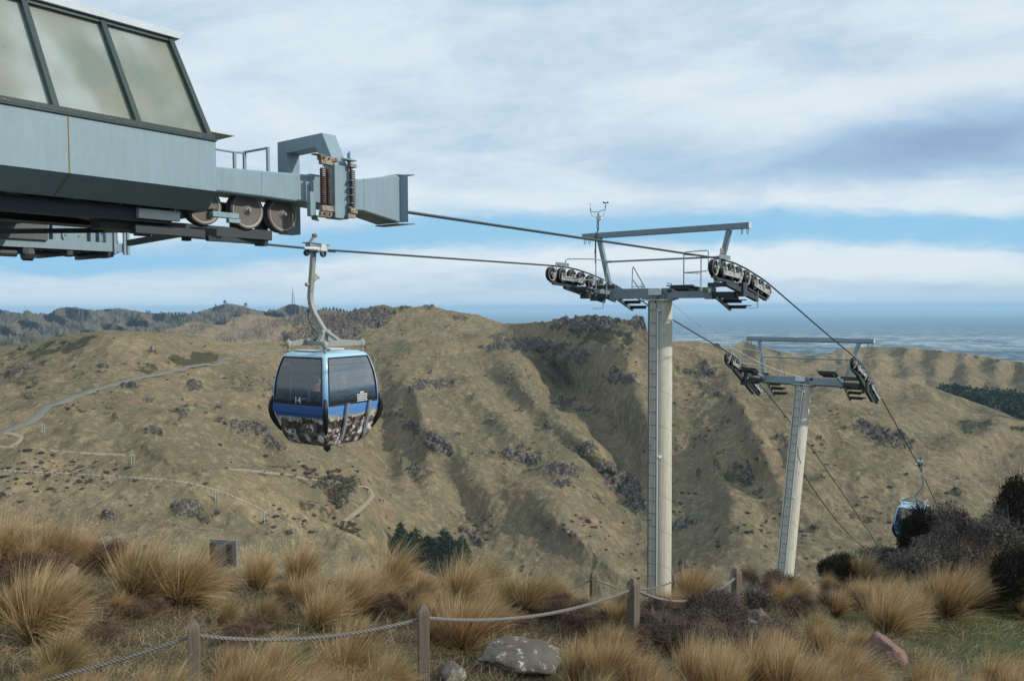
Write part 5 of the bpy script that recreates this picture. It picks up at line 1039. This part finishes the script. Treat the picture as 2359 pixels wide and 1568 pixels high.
place_bush(bB,2250,1325,170,150,'grey-purple scrub right of the far cabin',False,1.1)
place_bush(bB,2190,1350,170,90,'low grey scrub below the far cabin',False,2.4)
place_bush(bB,2060,1335,110,70,'grey scrub under the far cabin',False,3.7)
place_bush(bC,2365,1300,150,215,'tall black-green shrub at the right edge',True)
place_bush(bC,2350,1410,130,160,'dark shrub low at the right edge',False,2)
place_bush(bC,1945,1335,85,80,'small blackish shrub on the skyline left of the far cabin',False,4)
place_bush(bC,2124,1330,80,175,'narrow dark bush overlapping the far cabin',False,5)
for i,(x,y,w,h) in enumerate([(330,1420,100,40),(640,1420,90,40),(1010,1440,90,40),(560,1480,110,40),(1180,1450,100,40),(850,1480,90,36),(1530,1440,100,46),(1850,1420,110,46),(1950,1400,100,40),(220,1480,120,40),(1380,1530,110,50),(1620,1560,110,50)]):
    place_bush(bD,x,y,w,h,['low brown scrub left of the big rounded tussock','low brown scrub under the small fan tussock','low scrub right of the middle post top','low scrub above the first long rope','low scrub below the far posts on the left','low scrub behind the rope near the middle post','low scrub between the corner post and the twiggy bush','low brown scrub on the right slope below the leaning tower','low brown scrub under the small blackish shrub','low scrub below the large left tussock','low scrub between the flat rock and the dark bush','low scrub below the purplish bush'][i],False,i*1.3)
# ---- rocks
M['stone']=None
m,nt=newmat('lichened_stone'); o=nt.co; n=nt.noise(o,5,6,.65); c=nt.mix(n,(.06,.052,.045),(.20,.175,.155)); c=nt.mix(nt.ramp(nt.noise(o,11,6,.7),.56,.64,0,.9),c,(.40,.42,.33)); c=nt.mix(nt.ramp(nt.noise(nt.vmath('ADD',o,(4,4,4)),8,6,.7),.62,.68),c,(.6,.6,.52)); c=nt.mix(nt.ramp(n,.42,.3),c,(.04,.03,.025)); nt.set(nt.b.inputs['Base Color'],c); nt.b.inputs['Roughness'].default_value=.9; bump(nt,nt.noise(o,14,8,.7),.03,1); M['stone']=m
m,nt=newmat('red_stone'); o=nt.co; n=nt.noise(o,7,6,.65); c=nt.mix(n,(.12,.07,.055),(.30,.2,.165)); nt.set(nt.b.inputs['Base Color'],c); nt.b.inputs['Roughness'].default_value=.9; bump(nt,nt.noise(o,16,8,.7),.03,1); M['redstone']=m
def rock(x,y,w,h,dp,lab,mat,seed,cuts=9,rz=0):
    import bmesh
    bm=bmesh.new(); bmesh.ops.create_icosphere(bm,subdivisions=5,radius=1); rg=np.random.default_rng(seed); P_=np.array([v.co for v in bm.verts])
    for _ in range(cuts):
        nn=rg.normal(size=3); nn/=np.linalg.norm(nn); d_=.55+.35*rg.random(); s_=P_@nn; k=s_>d_; P_[k]-=(s_[k]-d_)[:,None]*nn*.92
    P_*=1+.10*fbm(P_+seed,1.6,4)[:,None]+.03*fbm(P_+seed,7,3)[:,None]
    p=gpt(x,y); d_=float(np.dot(p,Fv)); P_*=np.array([w*d_/FX/2,dp,h*d_/FX/1.5]); 
    for v,q in zip(bm.verts,P_): v.co=q
    me=bpy.data.meshes.new('rock'); bm.to_mesh(me); bm.free(); me.polygons.foreach_set('use_smooth',[True]*len(me.polygons)); me.materials.append(mat); o=bpy.data.objects.new('rock',me); COL.objects.link(o); o.location=p+np.array([0,dp*.5,h*d_/FX*.22]); o.rotation_euler=(0,0,rz); tag(o,lab,'rock'); return o
rock(1195,1556,222,56,.42,'flat grey rock spotted with pale lichen right of the middle post',M['stone'],5)
rock(1040,1572,66,36,.2,'small lichened rock left of the flat rock',M['stone'],8)
rock(1745,1490,90,95,.3,'rounded brown boulder behind the twiggy bush',M['stone'],11,5)
rock(2052,1535,80,80,.22,'reddish wedge-shaped rock on the green grass at the right',M['redstone'],14,14,.4)
rock(100,1350,120,38,.4,'low flat rock among the left tussocks',M['redstone'],17)
# ---- rope fence
m,nt=newmat('weathered_wood'); o=nt.co; g=nt.noise(nt.vmath('MULTIPLY',o,(22,22,1.6)),2,6,.7); n=nt.noise(o,6,5,.6); c=nt.mix(g,(.07,.055,.042),(.21,.175,.14)); c=nt.mix(nt.ramp(n,.58,.72,0,.7),c,(.34,.34,.28)); c=nt.mix(nt.ramp(g,.62,.7,0,.8),c,(.03,.025,.02)); nt.set(nt.b.inputs['Base Color'],c); nt.b.inputs['Roughness'].default_value=.9; bump(nt,g,.008,1); M['wood']=m
m,nt=newmat('grey_rope'); o=nt.co; n=nt.noise(o,40,4,.7); nt.set(nt.b.inputs['Base Color'],nt.mix(n,(.11,.105,.095),(.29,.275,.25))); nt.b.inputs['Roughness'].default_value=.95; bump(nt,nt.noise(o,150,3),.003,1); M['fence_rope']=m
def post(x,y,d,w,rz,ln,lab,tilt=0,grp='posts of the rope fence'):
    p=at(x,y,d); b=MB(); h=w/2; c=w*.28
    vs=[]
    for z,q in ((-ln,1),(-.07,1),(-.045,.92),(0,.45)): vs+=[(sx*h*q-(sx*c*.3 if 0 else 0),sy*h*q,z) for sx,sy in ((-1,-1),(1,-1),(1,1),(-1,1))]
    b.add(vs,[(4*i+k,4*i+(k+1)%4,4*i+4+(k+1)%4,4*i+4+k) for i in range(3) for k in range(4)]+[(12,13,14,15),(3,2,1,0)])
    o=b.build('fence_post',M['wood'],smooth=False,bevel=.007); o.location=p; o.rotation_euler=(tilt*.5,tilt,rz); tag(o,lab,'post',grp); return p
near=[post(446,1431,6.4,.088,.28,1.3,'leftmost rope fence post, squared and grey'),post(975,1393,6.8,.094,.22,1.3,'middle rope fence post with pointed top, left of the flat rock'),post(1459,1331,8.2,.10,.75,1.1,'pale corner post with peeling face, set diagonally'),post(1697,1308,10.2,.10,.5,1.0,'right-hand rope fence post beside the twiggy bush')]
far=[post(1122,1320,12.6,.10,.3,.9,'stubby post half buried in tussocks'),post(1367,1316,12.7,.095,.3,.9,'slim grey far post left of the tower foot'),post(1555,1322,13.7,.09,.5,.9,'far post at the right side of the tower foot')]
def ropeline(pts,sags,name,lab,r=.0175):
    path=[]
    for (a,b_),s in zip(zip(pts[:-1],pts[1:]),sags):
        for q in np.linspace(0,1,24)[:-1]: path.append(a*(1-q)+b_*q+np.array([0,0,-4*s*q*(1-q)]))
    path.append(pts[-1]); o=strands(path,r,3,.105,.0125,M['fence_rope'],name,nseg=7); tag(o,lab,'rope'); return o
dz=np.array([0,0,-.11])
N=[p+dz for p in near]; F_=[p+dz for p in far]
ropeline([at(-420,1640,6.3)]+[N[0]],[.12],'fence_rope','thick grey rope rising from the left edge to the first post')
ropeline([N[0],N[1]],[.10],'fence_rope','thick grey rope between the leftmost and the middle post')
ropeline([N[1],N[2]],[.13],'fence_rope','long thick grey rope from the middle post up to the pale corner post')
ropeline([N[2],N[3]],[.22],'fence_rope','deeply sagging rope between the corner post and the right-hand post')
ropeline([at(760,1312,13.2)+dz,F_[0]],[.16],'fence_rope','far thin rope left of the stubby post',.016)
ropeline([F_[0],F_[1]],[.24],'fence_rope','far rope between the stubby post and the slim post',.016)
ropeline([F_[1],F_[2]],[.17],'fence_rope','far rope passing in front of the tower foot',.016)
# ---- panel seen from behind
M['signback']=paint('panel_grey',(.22,.24,.26),.5)
p=at(513,1243,13.4); pn=empty('information_panel',(p[0],p[1],p[2]-1.2),rad(-12)); tag(pn,'grey back of a signboard on dark posts rising behind the tussocks','signboard')
b=MB(); b.span((-.24,-.0,.55),(.25,.03,1.2)); b.build('board',M['signback'],pn)
for x in (-.17,.14): b=MB(); b.span((x-.035,-.07,-.3),(x+.035,-.003,1.15)); b.build('post',M['rubber'],pn)
# ============================================================= TREES ON THE HILLS
def leafmat(name,a,b_):
    m,nt=newmat(name); r=nt.attr('r').outputs['Fac']; oi=nt.new('ShaderNodeObjectInfo').outputs['Random']; c=nt.mix(r,a,b_); c=nt.vmath('SCALE',c,scale=nt.math('ADD',.75,nt.math('MULTIPLY',oi,.5))); nt.set(nt.b.inputs['Base Color'],c); nt.b.inputs['Roughness'].default_value=.8; return m
M['pine_leaf']=leafmat('pine_needles',(.012,.028,.014),(.04,.07,.03)); M['gum_leaf']=leafmat('gum_leaves',(.05,.055,.03),(.15,.15,.085)); M['green_leaf']=leafmat('green_leaves',(.02,.045,.012),(.06,.11,.03)); M['gum_brown']=leafmat('brown_leaves',(.07,.055,.04),(.17,.135,.095)); M['bark']=paint('bark',(.12,.10,.08),.9); M['pale_bark']=paint('pale_bark',(.35,.33,.29),.9)
def leaves(c,s,rg):
    n=len(c); a=rg.normal(size=(n,3)); a/=np.linalg.norm(a,axis=1)[:,None]; b=np.cross(a,rg.normal(size=(n,3))); b/=np.linalg.norm(b,axis=1)[:,None]; s=s[:,None]
    return np.stack([c-a*s,c-b*s*.6,c+a*s,c+b*s*.6],1).reshape(-1,3),np.arange(n*4).reshape(-1,4),np.repeat(rg.random(n),4)
def pine(seed,name='pine_tree'):
    rg=np.random.default_rng(seed); r=empty(name); b=MB(); b.tube([(0,0,-.8),(0,0,3),(.1,0,7),(.1,.1,10)],[.3,.24,.13,.03],8); C=[]
    for k in range(46):
        z=2.2+7.6*rg.random()**.85; a=rg.random()*2*PI; L=(3.0*(1-(z/10.6))**.75+.35)*(.55+.6*rg.random()); e=np.array([L*math.cos(a),L*math.sin(a),z+.25*L]); b.tube([(0.05,0,z),tuple(e)],[.06,.015],4)
        m_=int(30+L*24); q=.25+.8*rg.random(m_); C.append(np.array([0.05,0,z])*(1-q)[:,None]+e*q[:,None]+rg.normal(size=(m_,3))*np.array([.30,.30,.2]))
    C.append(np.array([0.1,.1,10.2])+rg.normal(size=(60,3))*np.array([.2,.2,.45]))
    b.build('trunk',M['bark'],r); C=np.concatenate(C); V,Fq,rr=leaves(C,.10+.16*rg.random(len(C)),rg); np_mesh('crown',V,Fq,M['pine_leaf'],r,smooth=False,attrs={'r':rr}); return r
def gum(seed,mat,name='gum_tree',bark='pale_bark',low=.38):
    rg=np.random.default_rng(seed); r=empty(name); b=MB(); C=[]; b.tube([(0,0,-.6),(.15,0,2),(.1,.1,3.6)],[.26,.2,.15],7)
    for k in range(15):
        a=rg.random()*2*PI; L=1.3+1.9*rg.random(); h=10*(low+.58*rg.random()); z0=1.6+rg.random()*2.4; e=np.array([L*math.cos(a),L*math.sin(a),h]); mid=(np.array([.1,0,z0])+e)/2+np.array([0,0,-.3]); b.tube([(.1,0,z0),tuple(mid),tuple(e)],[.1,.07,.03],5)
        m_=130; d=rg.normal(size=(m_,3)); d/=np.linalg.norm(d,axis=1)[:,None]; C.append(e+d*(rg.random((m_,1))**.4)*np.array([1.25,1.25,.75])*(.7+.5*rg.random()))
    b.build('trunk',M[bark],r); C=np.concatenate(C); V,Fq,rr=leaves(C,.12+.16*rg.random(len(C)),rg); np_mesh('crown',V,Fq,mat,r,smooth=False,attrs={'r':rr}); return r
pines=[pine(s) for s in (1,2,3)]; gums=[gum(11,M['gum_leaf']),gum(12,M['gum_brown']),gum(13,M['gum_leaf']),gum(14,M['green_leaf'],bark='bark',low=.12)]
usedp=set()
def put(proto,x,y,hpx,lab,cat,grp,sf='main',p=None,wf=1,sink=0):
    if p is None: p=surf(sf,x,y)
    if p is None: return
    o=proto if proto.name not in usedp else copy_tree(proto); usedp.add(proto.name)
    d=float(np.dot(p,Fv)); s=hpx*d/FX/10.6; o.location=(p[0],p[1],p[2]-sink); o.scale=(s*wf,s*wf,s); o.rotation_euler=(0,0,random.uniform(0,6)); tag(o,lab,cat,grp)
random.seed(21)
# pine stand behind the pale spur: base line follows the spur
PL=[(922,1285,74),(936,1290,52),(948,1296,55),(958,1302,60),(970,1300,55),(982,1308,62),(994,1312,68),(1004,1310,62),(1014,1318,76),(1026,1322,84),(1036,1318,76),(1046,1324,76),(1056,1322,72),(1066,1326,70),(1074,1318,76),(1082,1322,66),(915,1298,60),(965,1318,70),(990,1330,78),(1010,1335,80),(1035,1338,80),(1058,1338,76),(930,1305,66),(1068,1308,70),(945,1312,60),(1046,1308,60),(928,1280,66),(940,1286,60),(952,1290,64),(962,1296,66),(976,1300,72),(988,1306,66),(1000,1312,70),(1050,1316,66),(1062,1314,60)]
for i,(x,y,h) in enumerate(PL):
    lab='dark green pine in the small stand below the central hill'
    if i==0: lab='tall gappy pine at the left end of the dark stand'
    elif i==14: lab='separate rounded pine at the right end of the dark stand'
    p=surf('main',x-4,y+4); put(pines[i%3],x,y,h*random.uniform(.95,1.3),lab,'pine tree','pines of the dark stand',p=p,wf=1.1)
GL=[(716,1118,44,1,'lone brown-topped gum tree on the track left of the grove'),(742,1125,24,2,None),(760,1128,36,0,None),(771,1124,44,1,None),(783,1132,34,2,None),(795,1140,40,0,None),(806,1136,42,2,None),(818,1130,34,0,'rightmost tree of the gum grove beside the track bend'),(775,1150,38,2,None),(790,1158,44,0,None),(802,1152,36,1,None),(812,1146,30,2,None),(780,1166,30,0,None),(792,1172,34,2,None),(764,1148,24,1,None),
(778,1228,26,0,'leftmost gum in the lower clump above the spur edge'),(795,1236,36,2,None),(808,1246,44,1,None),(820,1252,36,0,None),(828,1258,26,2,None)]
for x,y,h,k,lab in GL: put(gums[k],x,y,h*1.05,lab or ('gum tree in the grove enclosed by the bending track' if y<1200 else 'gum tree in the lower clump above the spur edge'),'gum tree','gum trees of the grove' if y<1200 else 'gum trees of the lower clump',wf=1.25)
for i,x in enumerate((836,844,852,860,868,724)): put(gums[3],x,1262+i*5 if i<5 else 1124,17 if i<5 else 14,'low bright green bush on the spur edge' if i<5 else 'low green bush at the foot of the lone gum','bush','green bushes on the spur edge',wf=1.4)
# trees on the far skylines
FTS=[(518,700,8),(526,698,9),(534,697,10),(542,699,8),(550,701,7),(558,703,8),(566,706,8),(574,706,9),(582,708,7),(497,705,4),(338,719,4),(345,720,4),(396,724,4),(404,725,5),(412,724,5),(420,724,5),(426,725,4),(444,722,5),(616,716,4),(700,704,4),(706,705,4)]
for x,y,h in FTS: put(pines[2],x,y+1,h+2,'tiny dark tree on the far left skyline','tree','trees on the far left skyline','far',wf=2.2)
for x,y,h in [(746,716,8),(752,717,9),(760,717,8),(768,716,9),(776,717,8),(784,718,8),(792,719,7),(800,720,6)]:
    p=at(x,y+2,1250); put(pines[1],x,y,h+2,'small dark tree on the skyline behind the rocky knob','tree','trees behind the rocky knob',p=p,wf=1.8)
for x,y,h in [(842,714,7),(849,713,8),(857,711,8)]: p=at(x,y+3,1000); put(gums[3],x,y,h+2,'dark bush at the left foot of the hilltop crag','bush','bushes beside the hilltop crag',p=p,wf=1.5)
for x,y,h in [(2152,806,7),(2161,807,7),(2168,808,9),(2226,815,7),(2247,820,10),(2252,821,9),(2298,829,10)]: put(gums[3],x,y+5,h,'small dark tree on the right-hand ridge crest','tree','trees on the right ridge crest','ridge3',wf=1.3)
for x,y,h in [(2335,990,14),(2345,992,16),(2355,994,18),(1785,900,8),(2170,1010,8)]: put(gums[3],x,y,h,'isolated dark bush on the right-hand slopes','bush','bushes on the right slopes','ridge2',wf=1.3)
# dark wood in the side valley (a mass nobody could count) = leaf clumps
rg=np.random.default_rng(5); C=[];Sz=[]
for _ in range(1500):
    x=rg.uniform(2172,2480); yt=np.interp(x,[2190,2230,2300,2500],[905,908,912,925]); yb_=np.interp(x,[2190,2240,2300,2359,2500],[912,926,945,962,1000]); y=rg.uniform(yt,yb_); p=surf('ridge3',x,y)
    if p is None: continue
    for k in range(14): C.append(p+rg.normal(size=3)*np.array([4,4,2.8])+np.array([0,0,4])); Sz.append(1.2+1.6*rg.random())
V,Fq,rr=leaves(np.array(C),np.array(Sz),rg); o=np_mesh('dark_wood',V,Fq,M['pine_leaf'],smooth=False,attrs={'r':rr}); tag(o,'dark plantation wood filling the side valley on the right','wood',kind='stuff')
rg=np.random.default_rng(6); C=[];Sz=[]
for _ in range(260):
    x=rg.normal(391,18); y=rg.normal(734,3.0); p=surf('far',x,y)
    if p is None: continue
    for k in range(10): C.append(p+rg.normal(size=3)*np.array([9,9,4])+np.array([0,0,5])); Sz.append(2.5+2*rg.random())
V,Fq,rr=leaves(np.array(C),np.array(Sz),rg); o=np_mesh('dark_wood',V,Fq,M['pine_leaf'],smooth=False,attrs={'r':rr}); tag(o,'small dark wood on the far blue hills at the left','wood',kind='stuff')
# scrub and stones scattered over the hillsides
import bmesh
bm=bmesh.new(); bmesh.ops.create_icosphere(bm,subdivisions=1,radius=1); IV=np.array([v.co for v in bm.verts]); IF=np.array([[v.index for v in f.verts] for f in bm.faces]); bm.free()
def scatter(name,n,seed,size,mat,accept,flat=.6,ylim=None,lab='',cat='scrub'):
    rg=np.random.default_rng(seed); Vs=[];rs=[];k=0;t=0
    while k<n and t<n*8:
        t+=1; x=rg.uniform(-140,2480); y=rg.uniform(705,1345); sf=whichsurf(x,y); p=surf(sf,x,y)
        if p is None: continue
        xs,tp,bt,P_,nr,R_,G_=SHEETS[sf]; i=int(np.clip(np.interp(x,xs,np.arange(len(xs))),0,len(xs)-1)); j=int(np.clip((y-tp[i])/(bt[i]-tp[i])*(nr-1),0,nr-1))
        if y<tp[i]+4 or rg.random()>accept(R_[j,i],G_[j,i],p): continue
        s=size[0]+(size[1]-size[0])*rg.random()**2.5; q=IV*(1+rg.normal(size=(len(IV),1))*.22)*np.array([1+.5*rg.random(),1+.5*rg.random(),flat])*s; a=rg.random()*6.3; ca,sa=math.cos(a),math.sin(a)
        q=np.stack([q[:,0]*ca-q[:,1]*sa,q[:,0]*sa+q[:,1]*ca,q[:,2]],1)+p; Vs.append(q); rs+= [rg.random()]*len(IV); k+=1
    V=np.concatenate(Vs); Fq=(IF[None]+np.arange(k)[:,None,None]*len(IV)).reshape(-1,3); o=np_mesh(name,V,Fq,mat,smooth=False,attrs={'r':np.array(rs)}); tag(o,lab,cat,kind='stuff'); return o
M['scrub']=twigmat('hill_scrub',(.022,.02,.014),(.075,.055,.045)); M['hillstone']=twigmat('hill_stone',(.07,.06,.06),(.27,.265,.25)); M['tuft']=twigmat('hill_tuft',(.24,.19,.11),(.42,.33,.20))
def cl(p,sc,off=0): return float(pnoise((p*sc+off)[None])[0])
scatter('hillside_scrub',1900,1,(.25,1.25),M['scrub'],lambda R,G_,p: (.012+.9*max(0,cl(p,1/40.)-.16)*2+.35*G_)*(R<.2),lab='small dark shrubs scattered over the hillsides')
scatter('hillside_stones',1500,2,(.2,.9),M['hillstone'],lambda R,G_,p: .01+.2*R*(R<.5)+.6*max(0,cl(p,1/30.,9)-.3),flat=.75,lab='stones scattered over the hillsides below the outcrops',cat='stones')
scatter('hillside_tufts',3500,3,(.12,.34),M['tuft'],lambda R,G_,p: (1 if whichsurf else 1)*max(0,.35+cl(p,1/60.,4))*(np.linalg.norm(p)<480),flat=.8,lab='tufts of dry grass dotted over the nearer slopes',cat='tufts')
# power poles, wire fence, mast
def pole(x,y0,y1):
    p=surf(whichsurf(x,y1),x,y1); d=float(np.dot(p,Fv)); h=(y1-y0)*d/FX; r=empty('power_pole',p); tag(r,'pale twin power pole on the left hillside','power pole','power poles on the left hillside')
    b=MB(); b.tube([(-.6,0,-.5),(-.6,0,h)],.16,6); b.tube([(.6,0,-.5),(.6,0,h)],.16,6); b.build('poles',M['polecol'],r); b=MB(); b.span((-1.4,-.1,h-.9),(1.4,.1,h-.65)); b.build('cross_arm',M['polecol'],r)
M['polecol']=paint('pole_green',(.33,.38,.33),.8)
for x,y0,y1,l in ((100,975,1000,'pale twin power pole below the road bend'),(306,1044,1072,'pale twin power pole at mid slope above the long fence'),(500,1129,1156,'pale twin power pole near the bright spur'),(606,1176,1204,'pale twin power pole lowest on the spur')):
    pole(x,y0,y1); 
pl=[o for o in S.objects if o.name.startswith('power_pole')]
for o,l in zip(pl,['pale twin power pole below the road bend','pale twin power pole at mid slope above the long fence','pale twin power pole near the bright spur','pale twin power pole lowest on the spur']): o['label']=l
P2,_=resample([(x,y,0) for x,y in [(0,1087),(120,1093),(240,1099),(320,1105),(380,1108),(430,1115),(470,1124),(520,1140),(580,1165),(640,1198),(690,1225)]],6)
b=MB(); pos=[surf('spur',x,y) for x,y,_ in P2]; pos=[Vector(p) for p in pos if p is not None]
b.tube([p+Vector((0,0,.9)) for p in pos],.055,4); 
fe=b.build('wire_fence',M['box']); tag(fe,'long thin pale wire fence crossing the left hillside','fence')
for p in pos[::2]: b=MB(); b.tube([p-Vector((0,0,.2)),p+Vector((0,0,1.25))],.07,5); b.build('post',M['box'],fe)
p=Vector(at(675,702,3300)); mast=empty('radio_mast',p); tag(mast,'thin lattice radio mast on the far hilltop','radio mast'); H=42*3300/FX
b=MB()
for k in range(3):
    a=k*2*PI/3; b.tube([(9*math.cos(a),9*math.sin(a),-5),(3*math.cos(a),3*math.sin(a),H*.6),(0,0,H*.72)],[.8,.7,.6],5)
b.tube([(0,0,H*.6),(0,0,H)],[.9,.6],5)
for q in np.linspace(.05,.6,7):
    r_=9-6*q/.6; P3=[(r_*math.cos(k*2*PI/3),r_*math.sin(k*2*PI/3),H*q) for k in range(3)]; 
    for k in range(3): b.tube([P3[k],P3[(k+1)%3]],.45,4)
b.build('lattice',M['dark'],mast)
# ============================================================= HAZE, SKY, SUN
b=MB(); b.span((-75000,-75000,-442),(75000,75000,100)); hz=b.build('haze',None,smooth=False); hz['kind']='stuff'; hz['label']='thin blue air haze over the hills and plain'; hz['category']='haze'
m=bpy.data.materials.new('haze'); m.use_nodes=True; nt=NT(m.node_tree); nt.n.clear(); out=nt.new('ShaderNodeOutputMaterial'); v=nt.new('ShaderNodeVolumePrincipled'); v.inputs['Color'].default_value=(.50,.76,1,1); v.inputs['Density'].default_value=HAZE; v.inputs['Anisotropy'].default_value=.0; nt.l.new(v.outputs[0],out.inputs['Volume']); hz.data.materials.append(m)
SUN_AZ=rad(-20); SUN_EL=rad(31)     # azimuth from +x towards -y
sd=Vector((math.cos(SUN_AZ)*math.cos(SUN_EL),math.sin(SUN_AZ)*math.cos(SUN_EL),math.sin(SUN_EL)))
L_=bpy.data.lights.new('sun','SUN'); L_.energy=SUNP; L_.angle=rad(1.2); L_.color=(1,.93,.82); so=bpy.data.objects.new('sun',L_); so.rotation_euler=sd.to_track_quat('Z','Y').to_euler(); so.location=(0,0,60); COL.objects.link(so)
w=bpy.data.worlds.new('World'); S.world=w; w.use_nodes=True; nt=NT(w.node_tree); nt.n.clear(); out=nt.new('ShaderNodeOutputWorld'); bg=nt.new('ShaderNodeBackground'); nt.l.new(bg.outputs[0],out.inputs[0]); bg.inputs[1].default_value=.1
sky=nt.new('ShaderNodeTexSky'); sky.sky_type='NISHITA'; sky.sun_disc=False; sky.sun_elevation=SUN_EL; sky.sun_rotation=rad(110); sky.air_density=1.2; sky.dust_density=.6; sky.ozone_density=1.5; sky.altitude=450
d=nt.new('ShaderNodeTexCoord').outputs['Generated']; s=nt.sep(d); zz=nt.math('MAXIMUM',s[2],0.0); yy=nt.math('MAXIMUM',nt.math('ABSOLUTE',s[1]),.15)
gx=nt.math('DIVIDE',s[0],yy); gz_=nt.math('DIVIDE',zz,yy)    # tangent of azimuth / elevation
wv_=nt.noise(nt.comb(nt.math('MULTIPLY',gx,1.6),nt.math('MULTIPLY',gz_,5),0.0),1.2,5,.6); gzt=gz_; gz_=nt.math('ADD',gz_,nt.math('MULTIPLY',nt.math('SUBTRACT',wv_,.5),.075))
k=nt.math('ADD',zz,.15); pl_=nt.comb(nt.math('DIVIDE',s[0],k),nt.math('DIVIDE',s[1],k),0.0)
wq=nt.noise(pl_,.55,5,.6); warp=nt.vmath('ADD',pl_,nt.vmath('SCALE',nt.comb(wq,nt.noise(nt.vmath('ADD',pl_,(7,3,1)),.6,4),0.0),scale=1.3))
n1=nt.noise(warp,.6,9,.62); n2=nt.noise(nt.vmath('ADD',warp,(11,5,2)),1.5,9,.68); n3=nt.noise(nt.comb(nt.math('MULTIPLY',gx,2.2),nt.math('MULTIPLY',nt.math('SUBTRACT',gz_,nt.math('MULTIPLY',gx,.12)),11),0.0),1.0,7,.58,.3); n4=nt.noise(nt.comb(nt.math('MULTIPLY',gx,5),nt.math('MULTIPLY',gz_,26),3.0),1.0,6,.6,.4)
def gauss(c0,wd,sl=0,cx=None,wx=None):
    e=nt.math('DIVIDE',nt.math('SUBTRACT',nt.math('SUBTRACT',gz_,nt.math('MULTIPLY',gx,sl)),c0),wd); q=nt.math('POWER',2.718,nt.math('MULTIPLY',nt.math('MULTIPLY',e,e),-1))
    if cx is not None:
        e2=nt.math('DIVIDE',nt.math('SUBTRACT',gx,cx),wx); q=nt.math('MULTIPLY',q,nt.math('POWER',2.718,nt.math('MULTIPLY',nt.math('MULTIPLY',e2,e2),-1)))
    return q
def add(*a):
    r=a[0]
    for x in a[1:]: r=nt.math('ADD',r,x)
    return r
def mul(a,b): return nt.math('MULTIPLY',a,b)
# blue openings between the layers of cloud
gap=add(mul(gauss(.097,.030,.0,.5,.50),1.3),mul(gauss(.082,.018,.0,-.25,.24),1.1),mul(gauss(.062,.022,0,-.6,.25),1.15),mul(gauss(.10,.02,0,.0,.2),.75))
gapv=add(gap,mul(nt.math('SUBTRACT',n3,.5),.9),mul(nt.math('SUBTRACT',n4,.5),1.3))
n5=nt.noise(nt.comb(nt.math('MULTIPLY',gx,9),nt.math('MULTIPLY',gz_,34),1.0),1.0,7,.65,.8); gapv=add(gapv,mul(nt.math('SUBTRACT',n5,.5),.9),mul(nt.math('SUBTRACT',n2,.5),.8)); gapm=nt.ramp(gapv,.15,1.2)
blue=(2.5,5.4,7.9)
# body of the cloud: grey-blue to white
lum=add(mul(n1,.55),mul(nt.math('SUBTRACT',n2,.2),.58),mul(n3,.55),mul(nt.ramp(gx,-.2,.6),.06),mul(gauss(.055,.022,0,.45,.5),.35),mul(gauss(.27,.10,0,.1,.5),.04),mul(gauss(.135,.02,.0,.1,.5),.10),mul(gauss(.22,.025,.10,.45,.25),.12))
dark=add(mul(gauss(.128,.036,.12,.55,.28),1.0),mul(gauss(.020,.014,0,.4,.5),.4),mul(gauss(.235,.05,-.1,-.05,.2),.16),mul(gauss(.33,.05,.1,.1,.3),.10),mul(gauss(.17,.02,.05,.15,.2),.14))
lv=nt.math('SUBTRACT',lum,mul(dark,.42))
c=nt.mix(nt.ramp(lv,.42,.92),(3.6,5.35,7.2),(7.3,8.15,8.75))
c=nt.mix(nt.ramp(lv,.20,.55),(2.7,4.1,6.0),c)
c=nt.mix(nt.math('MULTIPLY',gapm,.9),c,blue)
hor=nt.ramp(gzt,.045,.0,0,.75); c=nt.mix(hor,c,(5.2,6.8,8.2))
cov=nt.ramp(n1,.2,.5,.82,.97)
fin=nt.mix(cov,sky.outputs[0],c); nt.set(bg.inputs[0],fin)
S.view_settings.view_transform='Standard'; S.view_settings.look='None'; S.view_settings.exposure=EXPO; S.view_settings.gamma=1
S.cycles.use_denoising=True; S.cycles.max_bounces=6; S.cycles.transparent_max_bounces=16; S.cycles.volume_bounces=1; S.cycles.use_fast_gi=False
S.cycles.sample_clamp_indirect=4
